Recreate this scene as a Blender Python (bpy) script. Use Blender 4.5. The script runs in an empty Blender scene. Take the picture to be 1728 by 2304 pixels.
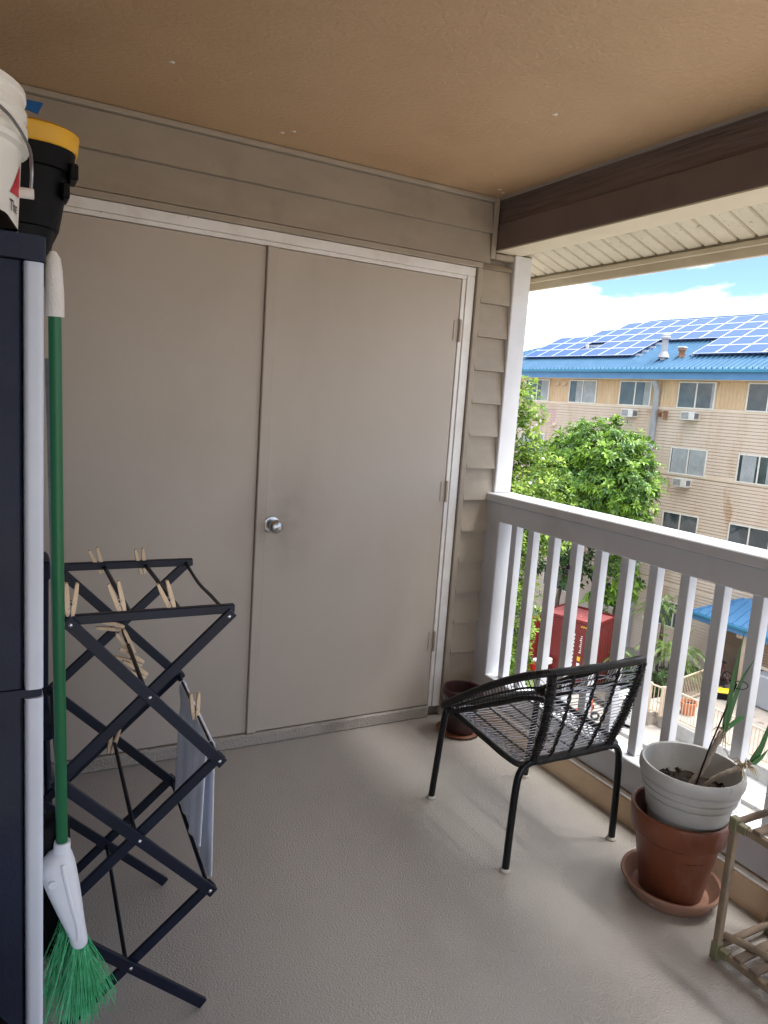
import bpy, math, random
from mathutils import Vector, Matrix
random.seed(7)
RAD = math.radians
scene = bpy.context.scene
COL = scene.collection

# ------------------------------------------------------------------ camera
cam_d = bpy.data.cameras.new('camera')
cam = bpy.data.objects.new('camera', cam_d)
COL.objects.link(cam)
scene.camera = cam
cam_d.sensor_fit = 'VERTICAL'
cam_d.sensor_height = 36.0
cam_d.lens = 36.0 * 1653.75 / 2304.0
cam_d.clip_start = 0.02
cam_d.clip_end = 3000.0
YAW, PITCH, ROLL = 0.5009, -0.1474, 0.0700
CAM = Vector((-0.992, -2.8907, 1.5119))
_f = Vector((math.sin(YAW) * math.cos(PITCH), math.cos(YAW) * math.cos(PITCH), math.sin(PITCH)))
_r = Vector((math.cos(YAW), -math.sin(YAW), 0))
_u = _r.cross(_f)
_r2 = math.cos(ROLL) * _r + math.sin(ROLL) * _u
_u2 = -math.sin(ROLL) * _r + math.cos(ROLL) * _u
cam.matrix_world = Matrix(((_r2.x, _u2.x, -_f.x, CAM.x), (_r2.y, _u2.y, -_f.y, CAM.y),
                           (_r2.z, _u2.z, -_f.z, CAM.z), (0, 0, 0, 1)))

# ------------------------------------------------------------------ sky, sun, exposure
SUN_EL, SUN_AZ = RAD(74), RAD(-28)          # azimuth measured from +X towards +Y
world = bpy.data.worlds.new('World')
scene.world = world
world.use_nodes = True
wn, wl = world.node_tree.nodes, world.node_tree.links
wn.clear()
w_out = wn.new('ShaderNodeOutputWorld')
w_bg = wn.new('ShaderNodeBackground')
w_sky = wn.new('ShaderNodeTexSky')
w_sky.sky_type = 'NISHITA'
w_sky.sun_disc = False
w_sky.sun_elevation = SUN_EL
w_sky.sun_rotation = RAD(90) - SUN_AZ
w_sky.air_density = 0.8
w_sky.altitude = 3000
w_sky.dust_density = 0.0
w_sky.ozone_density = 3.0
w_tc = wn.new('ShaderNodeTexCoord')
w_sep = wn.new('ShaderNodeSeparateXYZ')
wl.new(w_tc.outputs['Generated'], w_sep.inputs[0])
w_add = wn.new('ShaderNodeMath'); w_add.operation = 'ADD'; w_add.inputs[1].default_value = 0.22
w_mx = wn.new('ShaderNodeMath'); w_mx.operation = 'MAXIMUM'; w_mx.inputs[1].default_value = 0.0
wl.new(w_sep.outputs['Z'], w_mx.inputs[0]); wl.new(w_mx.outputs[0], w_add.inputs[0])
w_dx = wn.new('ShaderNodeMath'); w_dx.operation = 'DIVIDE'
w_dy = wn.new('ShaderNodeMath'); w_dy.operation = 'DIVIDE'
wl.new(w_sep.outputs['X'], w_dx.inputs[0]); wl.new(w_add.outputs[0], w_dx.inputs[1])
wl.new(w_sep.outputs['Y'], w_dy.inputs[0]); wl.new(w_add.outputs[0], w_dy.inputs[1])
w_cmb = wn.new('ShaderNodeCombineXYZ')
wl.new(w_dx.outputs[0], w_cmb.inputs['X']); wl.new(w_dy.outputs[0], w_cmb.inputs['Y'])
w_cmb.inputs['Z'].default_value = 35.1
w_noise = wn.new('ShaderNodeTexNoise')
w_noise.inputs['Scale'].default_value = 1.15
w_noise.inputs['Detail'].default_value = 9.0
w_noise.inputs['Roughness'].default_value = 0.56
w_noise.inputs['Distortion'].default_value = 0.25
wl.new(w_cmb.outputs[0], w_noise.inputs['Vector'])
w_ramp = wn.new('ShaderNodeValToRGB')
w_ramp.color_ramp.elements[0].position = 0.46
w_ramp.color_ramp.elements[1].position = 0.56
wl.new(w_noise.outputs['Fac'], w_ramp.inputs[0])
w_mix = wn.new('ShaderNodeMix'); w_mix.data_type = 'RGBA'
wl.new(w_ramp.outputs['Color'], w_mix.inputs[0])
w_n2 = wn.new('ShaderNodeTexNoise'); w_n2.inputs['Scale'].default_value = 3.0; w_n2.inputs['Detail'].default_value = 6
wl.new(w_cmb.outputs[0], w_n2.inputs['Vector'])
w_cc = wn.new('ShaderNodeMix'); w_cc.data_type = 'RGBA'
wl.new(w_n2.outputs['Fac'], w_cc.inputs[0])
w_cc.inputs[6].default_value = (16.5, 17.0, 17.8, 1)
w_cc.inputs[7].default_value = (25.0, 25.2, 25.4, 1)
# an overcast sky is about three times as bright overhead as at the horizon
w_gr = wn.new('ShaderNodeMapRange'); w_gr.inputs['To Min'].default_value = 0.30; w_gr.inputs['To Max'].default_value = 1.0
wl.new(w_mx.outputs[0], w_gr.inputs['Value'])
w_sc = wn.new('ShaderNodeVectorMath'); w_sc.operation = 'SCALE'
wl.new(w_cc.outputs[2], w_sc.inputs[0]); wl.new(w_gr.outputs[0], w_sc.inputs['Scale'])
wl.new(w_sky.outputs[0], w_mix.inputs[6]); wl.new(w_sc.outputs[0], w_mix.inputs[7])
wl.new(w_mix.outputs[2], w_bg.inputs['Color'])
w_bg.inputs['Strength'].default_value = 0.05
wl.new(w_bg.outputs[0], w_out.inputs['Surface'])

sun_d = bpy.data.lights.new('sun', 'SUN')
sun_d.energy = 1.5
sun_d.angle = RAD(28)
sun_d.color = (1.0, 0.975, 0.94)
sun = bpy.data.objects.new('sun', sun_d)
COL.objects.link(sun)
_sd = Vector((math.cos(SUN_EL) * math.cos(SUN_AZ), math.cos(SUN_EL) * math.sin(SUN_AZ), math.sin(SUN_EL)))
sun.rotation_euler = _sd.to_track_quat('Z', 'Y').to_euler()
sun.location = _sd * 60

scene.view_settings.view_transform = 'Standard'
scene.view_settings.look = 'None'
scene.view_settings.gamma = 1.0
scene.view_settings.exposure = 2.72
scene.view_settings.use_curve_mapping = False
scene.render.engine = 'CYCLES'
scene.cycles.use_denoising = True
scene.cycles.max_bounces = 12
scene.cycles.diffuse_bounces = 7
scene.cycles.sample_clamp_indirect = 8.0

# ------------------------------------------------------------------ materials
MATS = {}
def mat(name, c1, c2=None, rough=0.6, scale=6.0, detail=5.0, bump=0.0, bscale=120.0, metal=0.0, spec=0.4,
        spots=None, spot_scale=30.0, spot_pos=0.72, stretch=None, coat=0.0, bdist=0.002, rvar=0.0, lo=0.35, hi=0.65,
        stain=None, stain_scale=1.5, stain_amt=0.5, stain_stretch=None, smudge=None, scratch=0.0):
    if name in MATS: return MATS[name]
    m = bpy.data.materials.new(name); m.use_nodes = True
    nt = m.node_tree; n, l = nt.nodes, nt.links
    b = n['Principled BSDF']
    b.inputs['Roughness'].default_value = rough
    b.inputs['Metallic'].default_value = metal
    b.inputs['Specular IOR Level'].default_value = spec
    b.inputs['Coat Weight'].default_value = coat
    tc = n.new('ShaderNodeTexCoord')
    vec = tc.outputs['Object']
    if stretch:
        mp = n.new('ShaderNodeMapping'); mp.inputs['Scale'].default_value = stretch
        l.new(vec, mp.inputs['Vector']); vec = mp.outputs[0]
    no = n.new('ShaderNodeTexNoise'); no.inputs['Scale'].default_value = scale
    no.inputs['Detail'].default_value = detail; no.inputs['Roughness'].default_value = 0.6
    l.new(vec, no.inputs['Vector'])
    rp = n.new('ShaderNodeValToRGB')
    rp.color_ramp.elements[0].position = lo; rp.color_ramp.elements[1].position = hi
    c2 = c2 or tuple(x * 0.86 for x in c1)
    rp.color_ramp.elements[0].color = (*c2, 1); rp.color_ramp.elements[1].color = (*c1, 1)
    l.new(no.outputs['Fac'], rp.inputs[0])
    out = rp.outputs[0]
    if spots:
        n2 = n.new('ShaderNodeTexNoise'); n2.inputs['Scale'].default_value = spot_scale; n2.inputs['Detail'].default_value = 3
        l.new(vec, n2.inputs['Vector'])
        r2 = n.new('ShaderNodeValToRGB')
        r2.color_ramp.elements[0].position = spot_pos; r2.color_ramp.elements[1].position = min(1, spot_pos + 0.06)
        l.new(n2.outputs['Fac'], r2.inputs[0])
        mx = n.new('ShaderNodeMix'); mx.data_type = 'RGBA'
        l.new(r2.outputs[0], mx.inputs[0]); l.new(out, mx.inputs[6]); mx.inputs[7].default_value = (*spots, 1)
        out = mx.outputs[2]
    if stain:
        n3 = n.new('ShaderNodeTexNoise'); n3.inputs['Scale'].default_value = stain_scale; n3.inputs['Detail'].default_value = 7
        n3.inputs['Roughness'].default_value = 0.62; n3.inputs['Distortion'].default_value = 0.2
        if stain_stretch:
            m3 = n.new('ShaderNodeMapping'); m3.inputs['Scale'].default_value = stain_stretch
            l.new(tc.outputs['Object'], m3.inputs['Vector']); l.new(m3.outputs[0], n3.inputs['Vector'])
        else: l.new(tc.outputs['Object'], n3.inputs['Vector'])
        r3 = n.new('ShaderNodeMapRange'); r3.interpolation_type = 'SMOOTHSTEP'
        r3.inputs['From Min'].default_value = 0.47; r3.inputs['From Max'].default_value = 0.72; r3.inputs['To Max'].default_value = stain_amt
        l.new(n3.outputs['Fac'], r3.inputs['Value'])
        mx = n.new('ShaderNodeMix'); mx.data_type = 'RGBA'
        l.new(r3.outputs[0], mx.inputs[0]); l.new(out, mx.inputs[6]); mx.inputs[7].default_value = (*stain, 1)
        out = mx.outputs[2]
    if smudge:            # handled patch: (centre, radius, colour)
        vs = n.new('ShaderNodeVectorMath'); vs.operation = 'DISTANCE'; vs.inputs[1].default_value = smudge[0]
        l.new(tc.outputs['Object'], vs.inputs[0])
        ms = n.new('ShaderNodeMapRange'); ms.inputs['From Min'].default_value = smudge[1]; ms.inputs['From Max'].default_value = 0.0; ms.inputs['To Max'].default_value = 0.75
        l.new(vs.outputs['Value'], ms.inputs['Value'])
        ns = n.new('ShaderNodeTexNoise'); ns.inputs['Scale'].default_value = 14; ns.inputs['Detail'].default_value = 6
        l.new(tc.outputs['Object'], ns.inputs['Vector'])
        mm = n.new('ShaderNodeMath'); mm.operation = 'MULTIPLY'; l.new(ms.outputs[0], mm.inputs[0]); l.new(ns.outputs['Fac'], mm.inputs[1])
        mx = n.new('ShaderNodeMix'); mx.data_type = 'RGBA'
        l.new(mm.outputs[0], mx.inputs[0]); l.new(out, mx.inputs[6]); mx.inputs[7].default_value = (*smudge[2], 1)
        out = mx.outputs[2]
    l.new(out, b.inputs['Base Color'])
    if rvar:
        mr = n.new('ShaderNodeMapRange'); mr.inputs['To Min'].default_value = max(0.02, rough - rvar); mr.inputs['To Max'].default_value = rough + rvar
        l.new(no.outputs['Fac'], mr.inputs['Value']); l.new(mr.outputs[0], b.inputs['Roughness'])
    if bump:
        bn = n.new('ShaderNodeTexNoise'); bn.inputs['Scale'].default_value = bscale; bn.inputs['Detail'].default_value = 3
        l.new(vec, bn.inputs['Vector'])
        bp = n.new('ShaderNodeBump'); bp.inputs['Strength'].default_value = bump; bp.inputs['Distance'].default_value = bdist
        l.new(bn.outputs['Fac'], bp.inputs['Height']); l.new(bp.outputs[0], b.inputs['Normal'])
    MATS[name] = m
    return m

def leaf_mat(name, c_dark, c_light, rough=0.4, trans=0.35, spec=0.5):
    """foliage: colour varies leaf by leaf through a random per-leaf attribute"""
    m = bpy.data.materials.new(name); m.use_nodes = True
    n, l = m.node_tree.nodes, m.node_tree.links
    b = n['Principled BSDF']; o = n['Material Output']
    at = n.new('ShaderNodeAttribute'); at.attribute_name = 'leaf_random'
    rp = n.new('ShaderNodeValToRGB')
    rp.color_ramp.elements[0].color = (*c_dark, 1); rp.color_ramp.elements[1].color = (*c_light, 1)
    l.new(at.outputs['Fac'], rp.inputs[0])
    l.new(rp.outputs[0], b.inputs['Base Color'])
    b.inputs['Roughness'].default_value = rough; b.inputs['Specular IOR Level'].default_value = spec
    t = n.new('ShaderNodeBsdfTranslucent'); l.new(rp.outputs[0], t.inputs['Color'])
    mx = n.new('ShaderNodeMixShader'); mx.inputs[0].default_value = trans
    l.new(b.outputs[0], mx.inputs[1]); l.new(t.outputs[0], mx.inputs[2]); l.new(mx.outputs[0], o.inputs['Surface'])
    MATS[name] = m
    return m

# ------------------------------------------------------------------ mesh building
ROOTM = {}
def frame_from(d, up=(0, 0, 1)):
    d = Vector(d).normalized(); up = Vector(up)
    if abs(d.dot(up)) > 0.98: up = Vector((1, 0, 0))
    x = up.cross(d).normalized(); y = d.cross(x).normalized()
    return x, y, d

class MB:
    def __init__(s): s.v = []; s.f = []; s.smooth = []; s.attr = []; s.att = 0.5
    def face(s, idx, sm=False): s.f.append(tuple(idx)); s.smooth.append(sm); s.attr.append(s.att)
    def poly(s, pts, sm=False):
        b = len(s.v); s.v += [tuple(p) for p in pts]; s.face(range(b, b + len(pts)), sm); return s
    def box(s, x0, x1, y0, y1, z0, z1, bev=0.0):
        if bev <= 0:
            b = len(s.v)
            s.v += [(x, y, z) for z in (z0, z1) for y in (y0, y1) for x in (x0, x1)]
            for q in ((0, 2, 3, 1), (4, 5, 7, 6), (0, 1, 5, 4), (2, 6, 7, 3), (0, 4, 6, 2), (1, 3, 7, 5)):
                s.face([b + i for i in q])
            return s
        return s.obox(((x0 + x1) / 2, (y0 + y1) / 2, (z0 + z1) / 2), (1, 0, 0), (0, 1, 0), (0, 0, 1),
                      abs(x1 - x0) / 2, abs(y1 - y0) / 2, abs(z1 - z0) / 2, bev)
    def obox(s, c, ax, ay, az, hx, hy, hz, bev=0.0):
        """oriented box, chamfered edges when bev > 0"""
        c = Vector(c); ax = Vector(ax); ay = Vector(ay); az = Vector(az)
        P = lambda a, b_, d: tuple(c + ax * a + ay * b_ + az * d)
        if bev <= 0:
            b = len(s.v)
            s.v += [P(x, y, z) for z in (-hz, hz) for y in (-hy, hy) for x in (-hx, hx)]
            for q in ((0, 2, 3, 1), (4, 5, 7, 6), (0, 1, 5, 4), (2, 6, 7, 3), (0, 4, 6, 2), (1, 3, 7, 5)):
                s.face([b + i for i in q])
            return s
        e = min(bev, hx * .9, hy * .9, hz * .9)
        b = len(s.v); idx = {}
        for sx in (-1, 1):
            for sy in (-1, 1):
                for sz in (-1, 1):
                    for k in range(3):
                        o = [hx - e, hy - e, hz - e]; o[k] = (hx, hy, hz)[k]
                        idx[(sx, sy, sz, k)] = len(s.v); s.v.append(P(sx * o[0], sy * o[1], sz * o[2]))
        def q(*ks): s.face([idx[k] for k in ks])
        for sg in (-1, 1):
            q((sg, -1, -1, 0), (sg, 1, -1, 0), (sg, 1, 1, 0), (sg, -1, 1, 0))
            q((-1, sg, -1, 1), (1, sg, -1, 1), (1, sg, 1, 1), (-1, sg, 1, 1))
            q((-1, -1, sg, 2), (1, -1, sg, 2), (1, 1, sg, 2), (-1, 1, sg, 2))
        for a in (-1, 1):
            for b2 in (-1, 1):
                q((a, b2, -1, 0), (a, b2, 1, 0), (a, b2, 1, 1), (a, b2, -1, 1))
                q((a, -1, b2, 0), (a, 1, b2, 0), (a, 1, b2, 2), (a, -1, b2, 2))
                q((-1, a, b2, 1), (1, a, b2, 1), (1, a, b2, 2), (-1, a, b2, 2))
                for d in (-1, 1): q((a, b2, d, 0), (a, b2, d, 1), (a, b2, d, 2))
        return s
    def bar(s, p, q, w, h, up=(0, 0, 1), bev=0.0, ext=0.0):
        p, q = Vector(p), Vector(q); x, y, d = frame_from(q - p, up)
        return s.obox((p + q) / 2, x, y, d, w / 2, h / 2, (q - p).length / 2 + ext, bev)
    def prism(s, poly, z0, z1, sm=False):
        b = len(s.v); n = len(poly)
        s.v += [(x, y, z0) for x, y in poly] + [(x, y, z1) for x, y in poly]
        for i in range(n): s.face((b + i, b + (i + 1) % n, b + n + (i + 1) % n, b + n + i), sm)
        s.face([b + i for i in range(n)][::-1]); s.face([b + n + i for i in range(n)]); return s
    def tube(s, pts, r, n=8, cap=True, closed=False, up=(0, 0, 1)):
        pts = [Vector(p) for p in pts]; m = len(pts)
        rr = r if isinstance(r, (list, tuple)) else [r] * m
        b = len(s.v); ref = None
        for i, p in enumerate(pts):
            if closed: d = pts[(i + 1) % m] - pts[i - 1]
            else: d = pts[min(i + 1, m - 1)] - pts[max(i - 1, 0)]
            if d.length < 1e-9: d = Vector((0, 0, 1))
            d.normalize()
            if ref is None: x, y, _ = frame_from(d, up)
            else:
                x = ref - d * ref.dot(d)
                if x.length < 1e-6: x, y, _ = frame_from(d, up)
                x.normalize(); y = d.cross(x)
            ref = x
            for k in range(n):
                a = 2 * math.pi * k / n
                s.v.append(tuple(p + (x * math.cos(a) + y * math.sin(a)) * rr[i]))
        for i in range(m if closed else m - 1):
            j = (i + 1) % m
            for k in range(n):
                s.face((b + i * n + k, b + i * n + (k + 1) % n, b + j * n + (k + 1) % n, b + j * n + k), True)
        if cap and not closed:
            s.face([b + k for k in range(n)][::-1]); s.face([b + (m - 1) * n + k for k in range(n)])
        return s
    def lathe(s, prof, c=(0, 0, 0), n=32, wob=0.0, axis=None):
        """prof: list of (r, z) revolved about the vertical (or axis) through c"""
        b = len(s.v); c = Vector(c)
        if axis: X, Y, Z = frame_from(axis)
        else: X, Y, Z = Vector((1, 0, 0)), Vector((0, 1, 0)), Vector((0, 0, 1))
        for r, z in prof:
            for k in range(n):
                a = 2 * math.pi * k / n; q = r * (1 + wob * math.sin(3 * a + z * 9))
                s.v.append(tuple(c + X * (q * math.cos(a)) + Y * (q * math.sin(a)) + Z * z))
        for i in range(len(prof) - 1):
            for k in range(n):
                s.face((b + i * n + k, b + i * n + (k + 1) % n, b + (i + 1) * n + (k + 1) % n, b + (i + 1) * n + k), True)
        return s
    def grid(s, fn, nu, nv, sm=True):
        b = len(s.v)
        for i in range(nu + 1):
            for j in range(nv + 1): s.v.append(tuple(fn(i / nu, j / nv)))
        for i in range(nu):
            for j in range(nv):
                q = b + i * (nv + 1) + j
                s.face((q, q + nv + 1, q + nv + 2, q + 1), sm)
        return s
    def build(s, name, m, parent=None, world=True, attr=False):
        me = bpy.data.meshes.new(name)
        V = s.v
        if parent is not None and world and parent in ROOTM:
            inv = ROOTM[parent].inverted()
            V = [tuple(inv @ Vector(p)) for p in V]
        me.from_pydata(V, [], s.f)
        me.polygons.foreach_set('use_smooth', s.smooth)
        if attr:
            a = me.attributes.new('leaf_random', 'FLOAT', 'FACE'); a.data.foreach_set('value', s.attr)
        me.materials.append(MATS[m] if isinstance(m, str) else m)
        me.update()
        if any(s.smooth): me.set_sharp_from_angle(angle=RAD(38))
        o = bpy.data.objects.new(name, me); COL.objects.link(o)
        if parent is not None: o.parent = parent; ROOTM[o] = ROOTM.get(parent, Matrix())
        else: ROOTM[o] = Matrix()
        return o

def tag(o, label=None, cat=None, group=None, kind=None):
    if label: o['label'] = label
    if cat: o['category'] = cat
    if group: o['group'] = group
    if kind: o['kind'] = kind
    return o
def thing(name, label, cat, loc=(0, 0, 0), rz=0.0, group=None):
    o = bpy.data.objects.new(name, None); COL.objects.link(o)
    o.empty_display_size = 0.1
    o.location = loc; o.rotation_euler = (0, 0, rz)
    ROOTM[o] = Matrix.Translation(loc) @ Matrix.Rotation(rz, 4, 'Z')
    return tag(o, label, cat, group)
def struct(name, mb, m, parent=None):
    o = mb.build(name, m, parent)
    if parent is None: o['kind'] = 'structure'
    return o
def inst(src, parent, mw=None, name=None):
    """copy of a part that shares its mesh, under another parent"""
    c = src.copy(); COL.objects.link(c); c.parent = parent
    if mw is not None: c.matrix_local = mw
    return c
def copy_tree(o, parent=None):
    c = o.copy(); COL.objects.link(c); c.parent = parent
    for ch in [k for k in bpy.data.objects if k.parent == o]: copy_tree(ch, c)
    return c
def curve(pts, n=10):
    """Catmull-Rom through pts"""
    P = [Vector(p) for p in pts]; P = [2 * P[0] - P[1]] + P + [2 * P[-1] - P[-2]]; out = []
    for i in range(1, len(P) - 2):
        for k in range(n):
            t = k / n
            out.append(0.5 * ((2 * P[i]) + (-P[i - 1] + P[i + 1]) * t + (2 * P[i - 1] - 5 * P[i] + 4 * P[i + 1] - P[i + 2]) * t * t
                              + (-P[i - 1] + 3 * P[i] - 3 * P[i + 1] + P[i + 2]) * t ** 3))
    out.append(P[-2]); return out

# balcony paints
mat('taupe_door', (.515, .45, .378), (.488, .424, .353), rough=.45, scale=2.2, bump=.18, bscale=150, spots=(.24, .20, .165), spot_scale=17, spot_pos=.815, stain=(.40, .335, .27), stain_scale=1.3, stain_amt=.6, stain_stretch=(1, 1, .45), smudge=((.10, -.006, .93), .26, (.22, .18, .145)), rvar=.08)
mat('taupe_siding', (.40, .34, .265), (.35, .295, .228), rough=.6, scale=3, bump=.25, bscale=60, spots=(.10, .085, .07), spot_scale=24, spot_pos=.755, stretch=(1, 1, 2.5), stain=(.24, .20, .155), stain_scale=2.2, stain_amt=.55)
mat('white_paint', (.86, .84, .80), (.80, .77, .72), rough=.4, scale=7, bump=.15, bscale=40, spots=(.42, .34, .28), spot_scale=26, spot_pos=.72, stain=(.60, .53, .45), stain_scale=5, stain_amt=.5)
mat('rail_paint', (.63, .64, .665), (.585, .595, .62), rough=.4, scale=4, bump=.18, bscale=60, spots=(.36, .34, .32), spot_scale=18, spot_pos=.775, stain=(.46, .45, .44), stain_scale=3.2, stain_amt=.5)
mat('post_paint', (.76, .76, .77), (.70, .70, .70), rough=.45, scale=5, bump=.15, bscale=70, spots=(.42, .38, .34), spot_scale=20, spot_pos=.75, stain=(.56, .54, .51), stain_scale=3, stain_amt=.5)
mat('ceiling_paint', (.56, .375, .215), (.50, .33, .185), rough=.45, scale=1.6, bump=.7, bscale=75, bdist=.004, spots=(.26, .17, .10), spot_scale=60, spot_pos=.765, stain=(.36, .225, .12), stain_scale=1.1, stain_amt=.5)
mat('beam_paint', (.20, .155, .145), (.172, .133, .123), rough=.45, scale=3, bump=.1, bscale=80, stain=(.11, .085, .08), stain_scale=2.5, stain_amt=.5)
mat('beam_grain', (.20, .155, .145), (.14, .105, .096), rough=.55, scale=9, bump=1.0, bscale=26, bdist=.012, stretch=(1, .16, 2.2))
mat('cream_paint', (.76, .69, .52), (.69, .62, .46), rough=.5, scale=4, bump=.1, bscale=60, spots=(.30, .25, .16), spot_scale=60, spot_pos=.76)
mat('soffit_vinyl', (.76, .71, .56), (.68, .63, .49), rough=.55, scale=9, bump=.12, bscale=50, spots=(.36, .31, .2), spot_scale=70, spot_pos=.66, stain=(.5, .44, .31), stain_scale=6, stain_amt=.4)
mat('floor_coat', (.425, .394, .356), (.395, .366, .329), rough=.24, scale=1.4, bump=.9, bscale=165, bdist=.004, rvar=.08, stain=(.32, .29, .255), stain_scale=1.5, stain_amt=.35, spec=.6)
mat('kerb_tan', (.74, .55, .37), (.66, .48, .31), rough=.7, scale=5, bump=.4, bscale=90, spots=(.2, .14, .1), spot_scale=40, spot_pos=.74, stain=(.36, .25, .165), stain_scale=4, stain_amt=.6)
mat('sill_coat', (.43, .385, .335), (.37, .33, .28), rough=.6, scale=3, bump=1.0, bscale=110, bdist=.008, stain=(.25, .21, .17), stain_scale=4, stain_amt=.6)
mat('steel', (.55, .55, .55), (.42, .42, .42), rough=.3, metal=1.0, scale=30)
mat('screw', (.7, .7, .72), (.5, .5, .5), rough=.25, metal=1.0, scale=60)
mat('dark_finish', (.045, .045, .05), (.03, .03, .035), rough=.25, scale=1)
mat('wall_out', (.38, .33, .28), rough=.7)

# ------------------------------------------------------------------ balcony shell
FX, CE, YR, XL = 1.12, 2.46, -4.3, -1.75
struct('floor', MB().box(XL, FX, YR, 0.0, -0.25, 0.0), 'floor_coat')
struct('ceiling', MB().box(XL - .1, 1.12, YR, 0.16, CE, CE + .25), 'ceiling_paint')
struct('wall_left', MB().box(XL - .15, XL, YR, 0.0, -.25, CE + .2), 'dark_finish')  # unseen wall, coloured dark to keep inner rail and beam faces dim
struct('rear_light_shield', MB().box(XL - .15, 1.1, YR - .15, YR, 2.05, CE + .2), 'taupe_siding')  # unseen header added to hold rear light off the upper wall
struct('wall_below', MB().box(-8, 1.10, -12, 9, -8.3, -0.26), 'wall_out')
struct('wall_beyond', MB().box(-8, 1.165, 0.162, 9, -0.255, 2.44), 'taupe_siding')

# back wall with its lap siding, trim and door-sill kerb
wall = struct('wall_back', MB().box(XL, 1.172, 0.03, 0.16, -.25, CE), 'taupe_siding')
def lap(x0, x1, z0, z1, out=.022):
    m = MB(); y0, y1 = -.004 - out, -.003
    # bevelled clapboard: bottom edge stands proud, top tucks under the next board
    a = [(x0, y0, z0), (x0, y1, z1), (x0, .03, z1), (x0, .03, z0)]
    b = [(x1, p[1], p[2]) for p in a]
    m.poly([a[0], b[0], b[1], a[1]]); m.poly([a[1], b[1], b[2], a[2]]); m.poly([a[3], b[3], b[0], a[0]])
    m.poly([a[0], a[1], a[2], a[3]]); m.poly([b[3], b[2], b[1], b[0]])
    return m
laps = [2.148 - .1525 * k for k in range(15)]
lap(XL, 1.038, 2.305, 2.438).build('siding_board', 'taupe_siding', wall)
lap(XL, 1.038, 2.1725, 2.3035).build('siding_board', 'taupe_siding', wall)
lap(1.004, 1.172, 2.150, 2.1725).build('siding_board', 'taupe_siding', wall)
for i, z in enumerate(laps[:-1]):
    lap(1.004, 1.172, laps[i + 1] + .0015, z).build('siding_board', 'taupe_siding', wall)
MB().box(XL, 1.038, -.026, .03, 2.440, CE - .001, .003).build('trim_strip', 'taupe_siding', wall)
MB().box(1.0395, 1.0665, -.024, .03, 2.196, CE - .001, .003).build('trim_strip', 'taupe_siding', wall)
MB().box(1.068, 1.172, -.024, .03, 2.196, 2.2215, .003).build('trim_strip', 'taupe_siding', wall)
struct('door_sill', MB().box(XL, .908, -.018, .03, 0.0, .056, .006).box(.974, 1.17, -.012, .03, 0, .05, .004), 'sill_coat')

# double closet door
door = thing('double_door', 'pair of plain taupe closet door leaves in a white frame on the back wall', 'door', (0, 0, .058))
MB().box(-.94, -.017, -.002, .028, .060, 2.086, .002).build('door_leaf', 'taupe_door', door)
MB().box(.028, .903, -.006, .028, .060, 2.086, .002).build('door_leaf', 'taupe_door', door)
MB().box(-.016, .026, -.017, .028, .060, 2.086, .003).build('meeting_strip', 'taupe_door', door)
MB().box(XL, .972, -.014, .028, 2.106, 2.144, .002).box(XL, .972, -.009, .028, 2.0885, 2.105, .002).build('door_frame', 'white_paint', door)
MB().box(.928, .971, -.014, .028, 0.05, 2.105, .002).box(.906, .927, -.009, .028, 0.05, 2.0875, .002).build('door_frame', 'white_paint', door)
MB().box(XL, 1.0025, -.026, .03, 2.146, 2.171, .003).build('casing', 'taupe_siding', door)
MB().box(.974, 1.0025, -.026, .03, 0.0505, 2.1455, .003).build('casing', 'taupe_siding', door)
for z in (1.858, 1.12, .388):
    h = MB().tube([(.909, -.016, z - .05), (.909, -.016, z + .05)], .007, 10).build('hinge', 'taupe_door', door)
    MB().box(.880, .905, -.0095, -.0065, z - .045, z + .045).build('hinge_leaf', 'taupe_door', h)
knob = MB().lathe([(0, 0), (.012, 0), (.012, .03), (.016, .034), (.026, .04), (.029, .05), (.027, .06), (.018, .068), (0, .07)],
                  (.056, -.006, .975), 28, axis=(0, -1, 0)).build('door_knob', 'steel', door)
MB().lathe([(0, .008), (.02, .009), (.034, .006), (.036, 0)], (.056, -.006, .975), 28, axis=(0, -1, 0)).build('rose', 'steel', knob)

# floor-edge kerb
struct('kerb', MB().box(FX, 1.34, YR, 0.16, -.25, .102, .006), 'kerb_tan')

sunlit_strip = MB().box(1.1205, 1.1495, YR, -.12, .1025, .107).build('flashing_or_lit_strip', 'white_paint', bpy.data.objects['kerb'])  # added white strip paints in the sunlit line along the kerb top

# beam over the opening
beam = thing('roof_beam', 'dark brown boxed beam under the ceiling above the railing', 'beam', (1.07, -2, 2.23))
MB().box(1.076, 1.20, YR, -.001, 2.352, CE - .002).build('upper_board', 'beam_grain', beam)
MB().box(1.069, 1.20, YR, -.001, 2.236, 2.350, .004).build('lower_board', 'beam_paint', beam)
MB().box(1.0705, 1.21, YR, -.001, 2.2285, 2.2345).build('underside_board', 'cream_paint', beam)
MB().box(1.2015, 1.21, YR, -.001, 2.236, 2.45).build('outer_board', 'cream_paint', beam)

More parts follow.
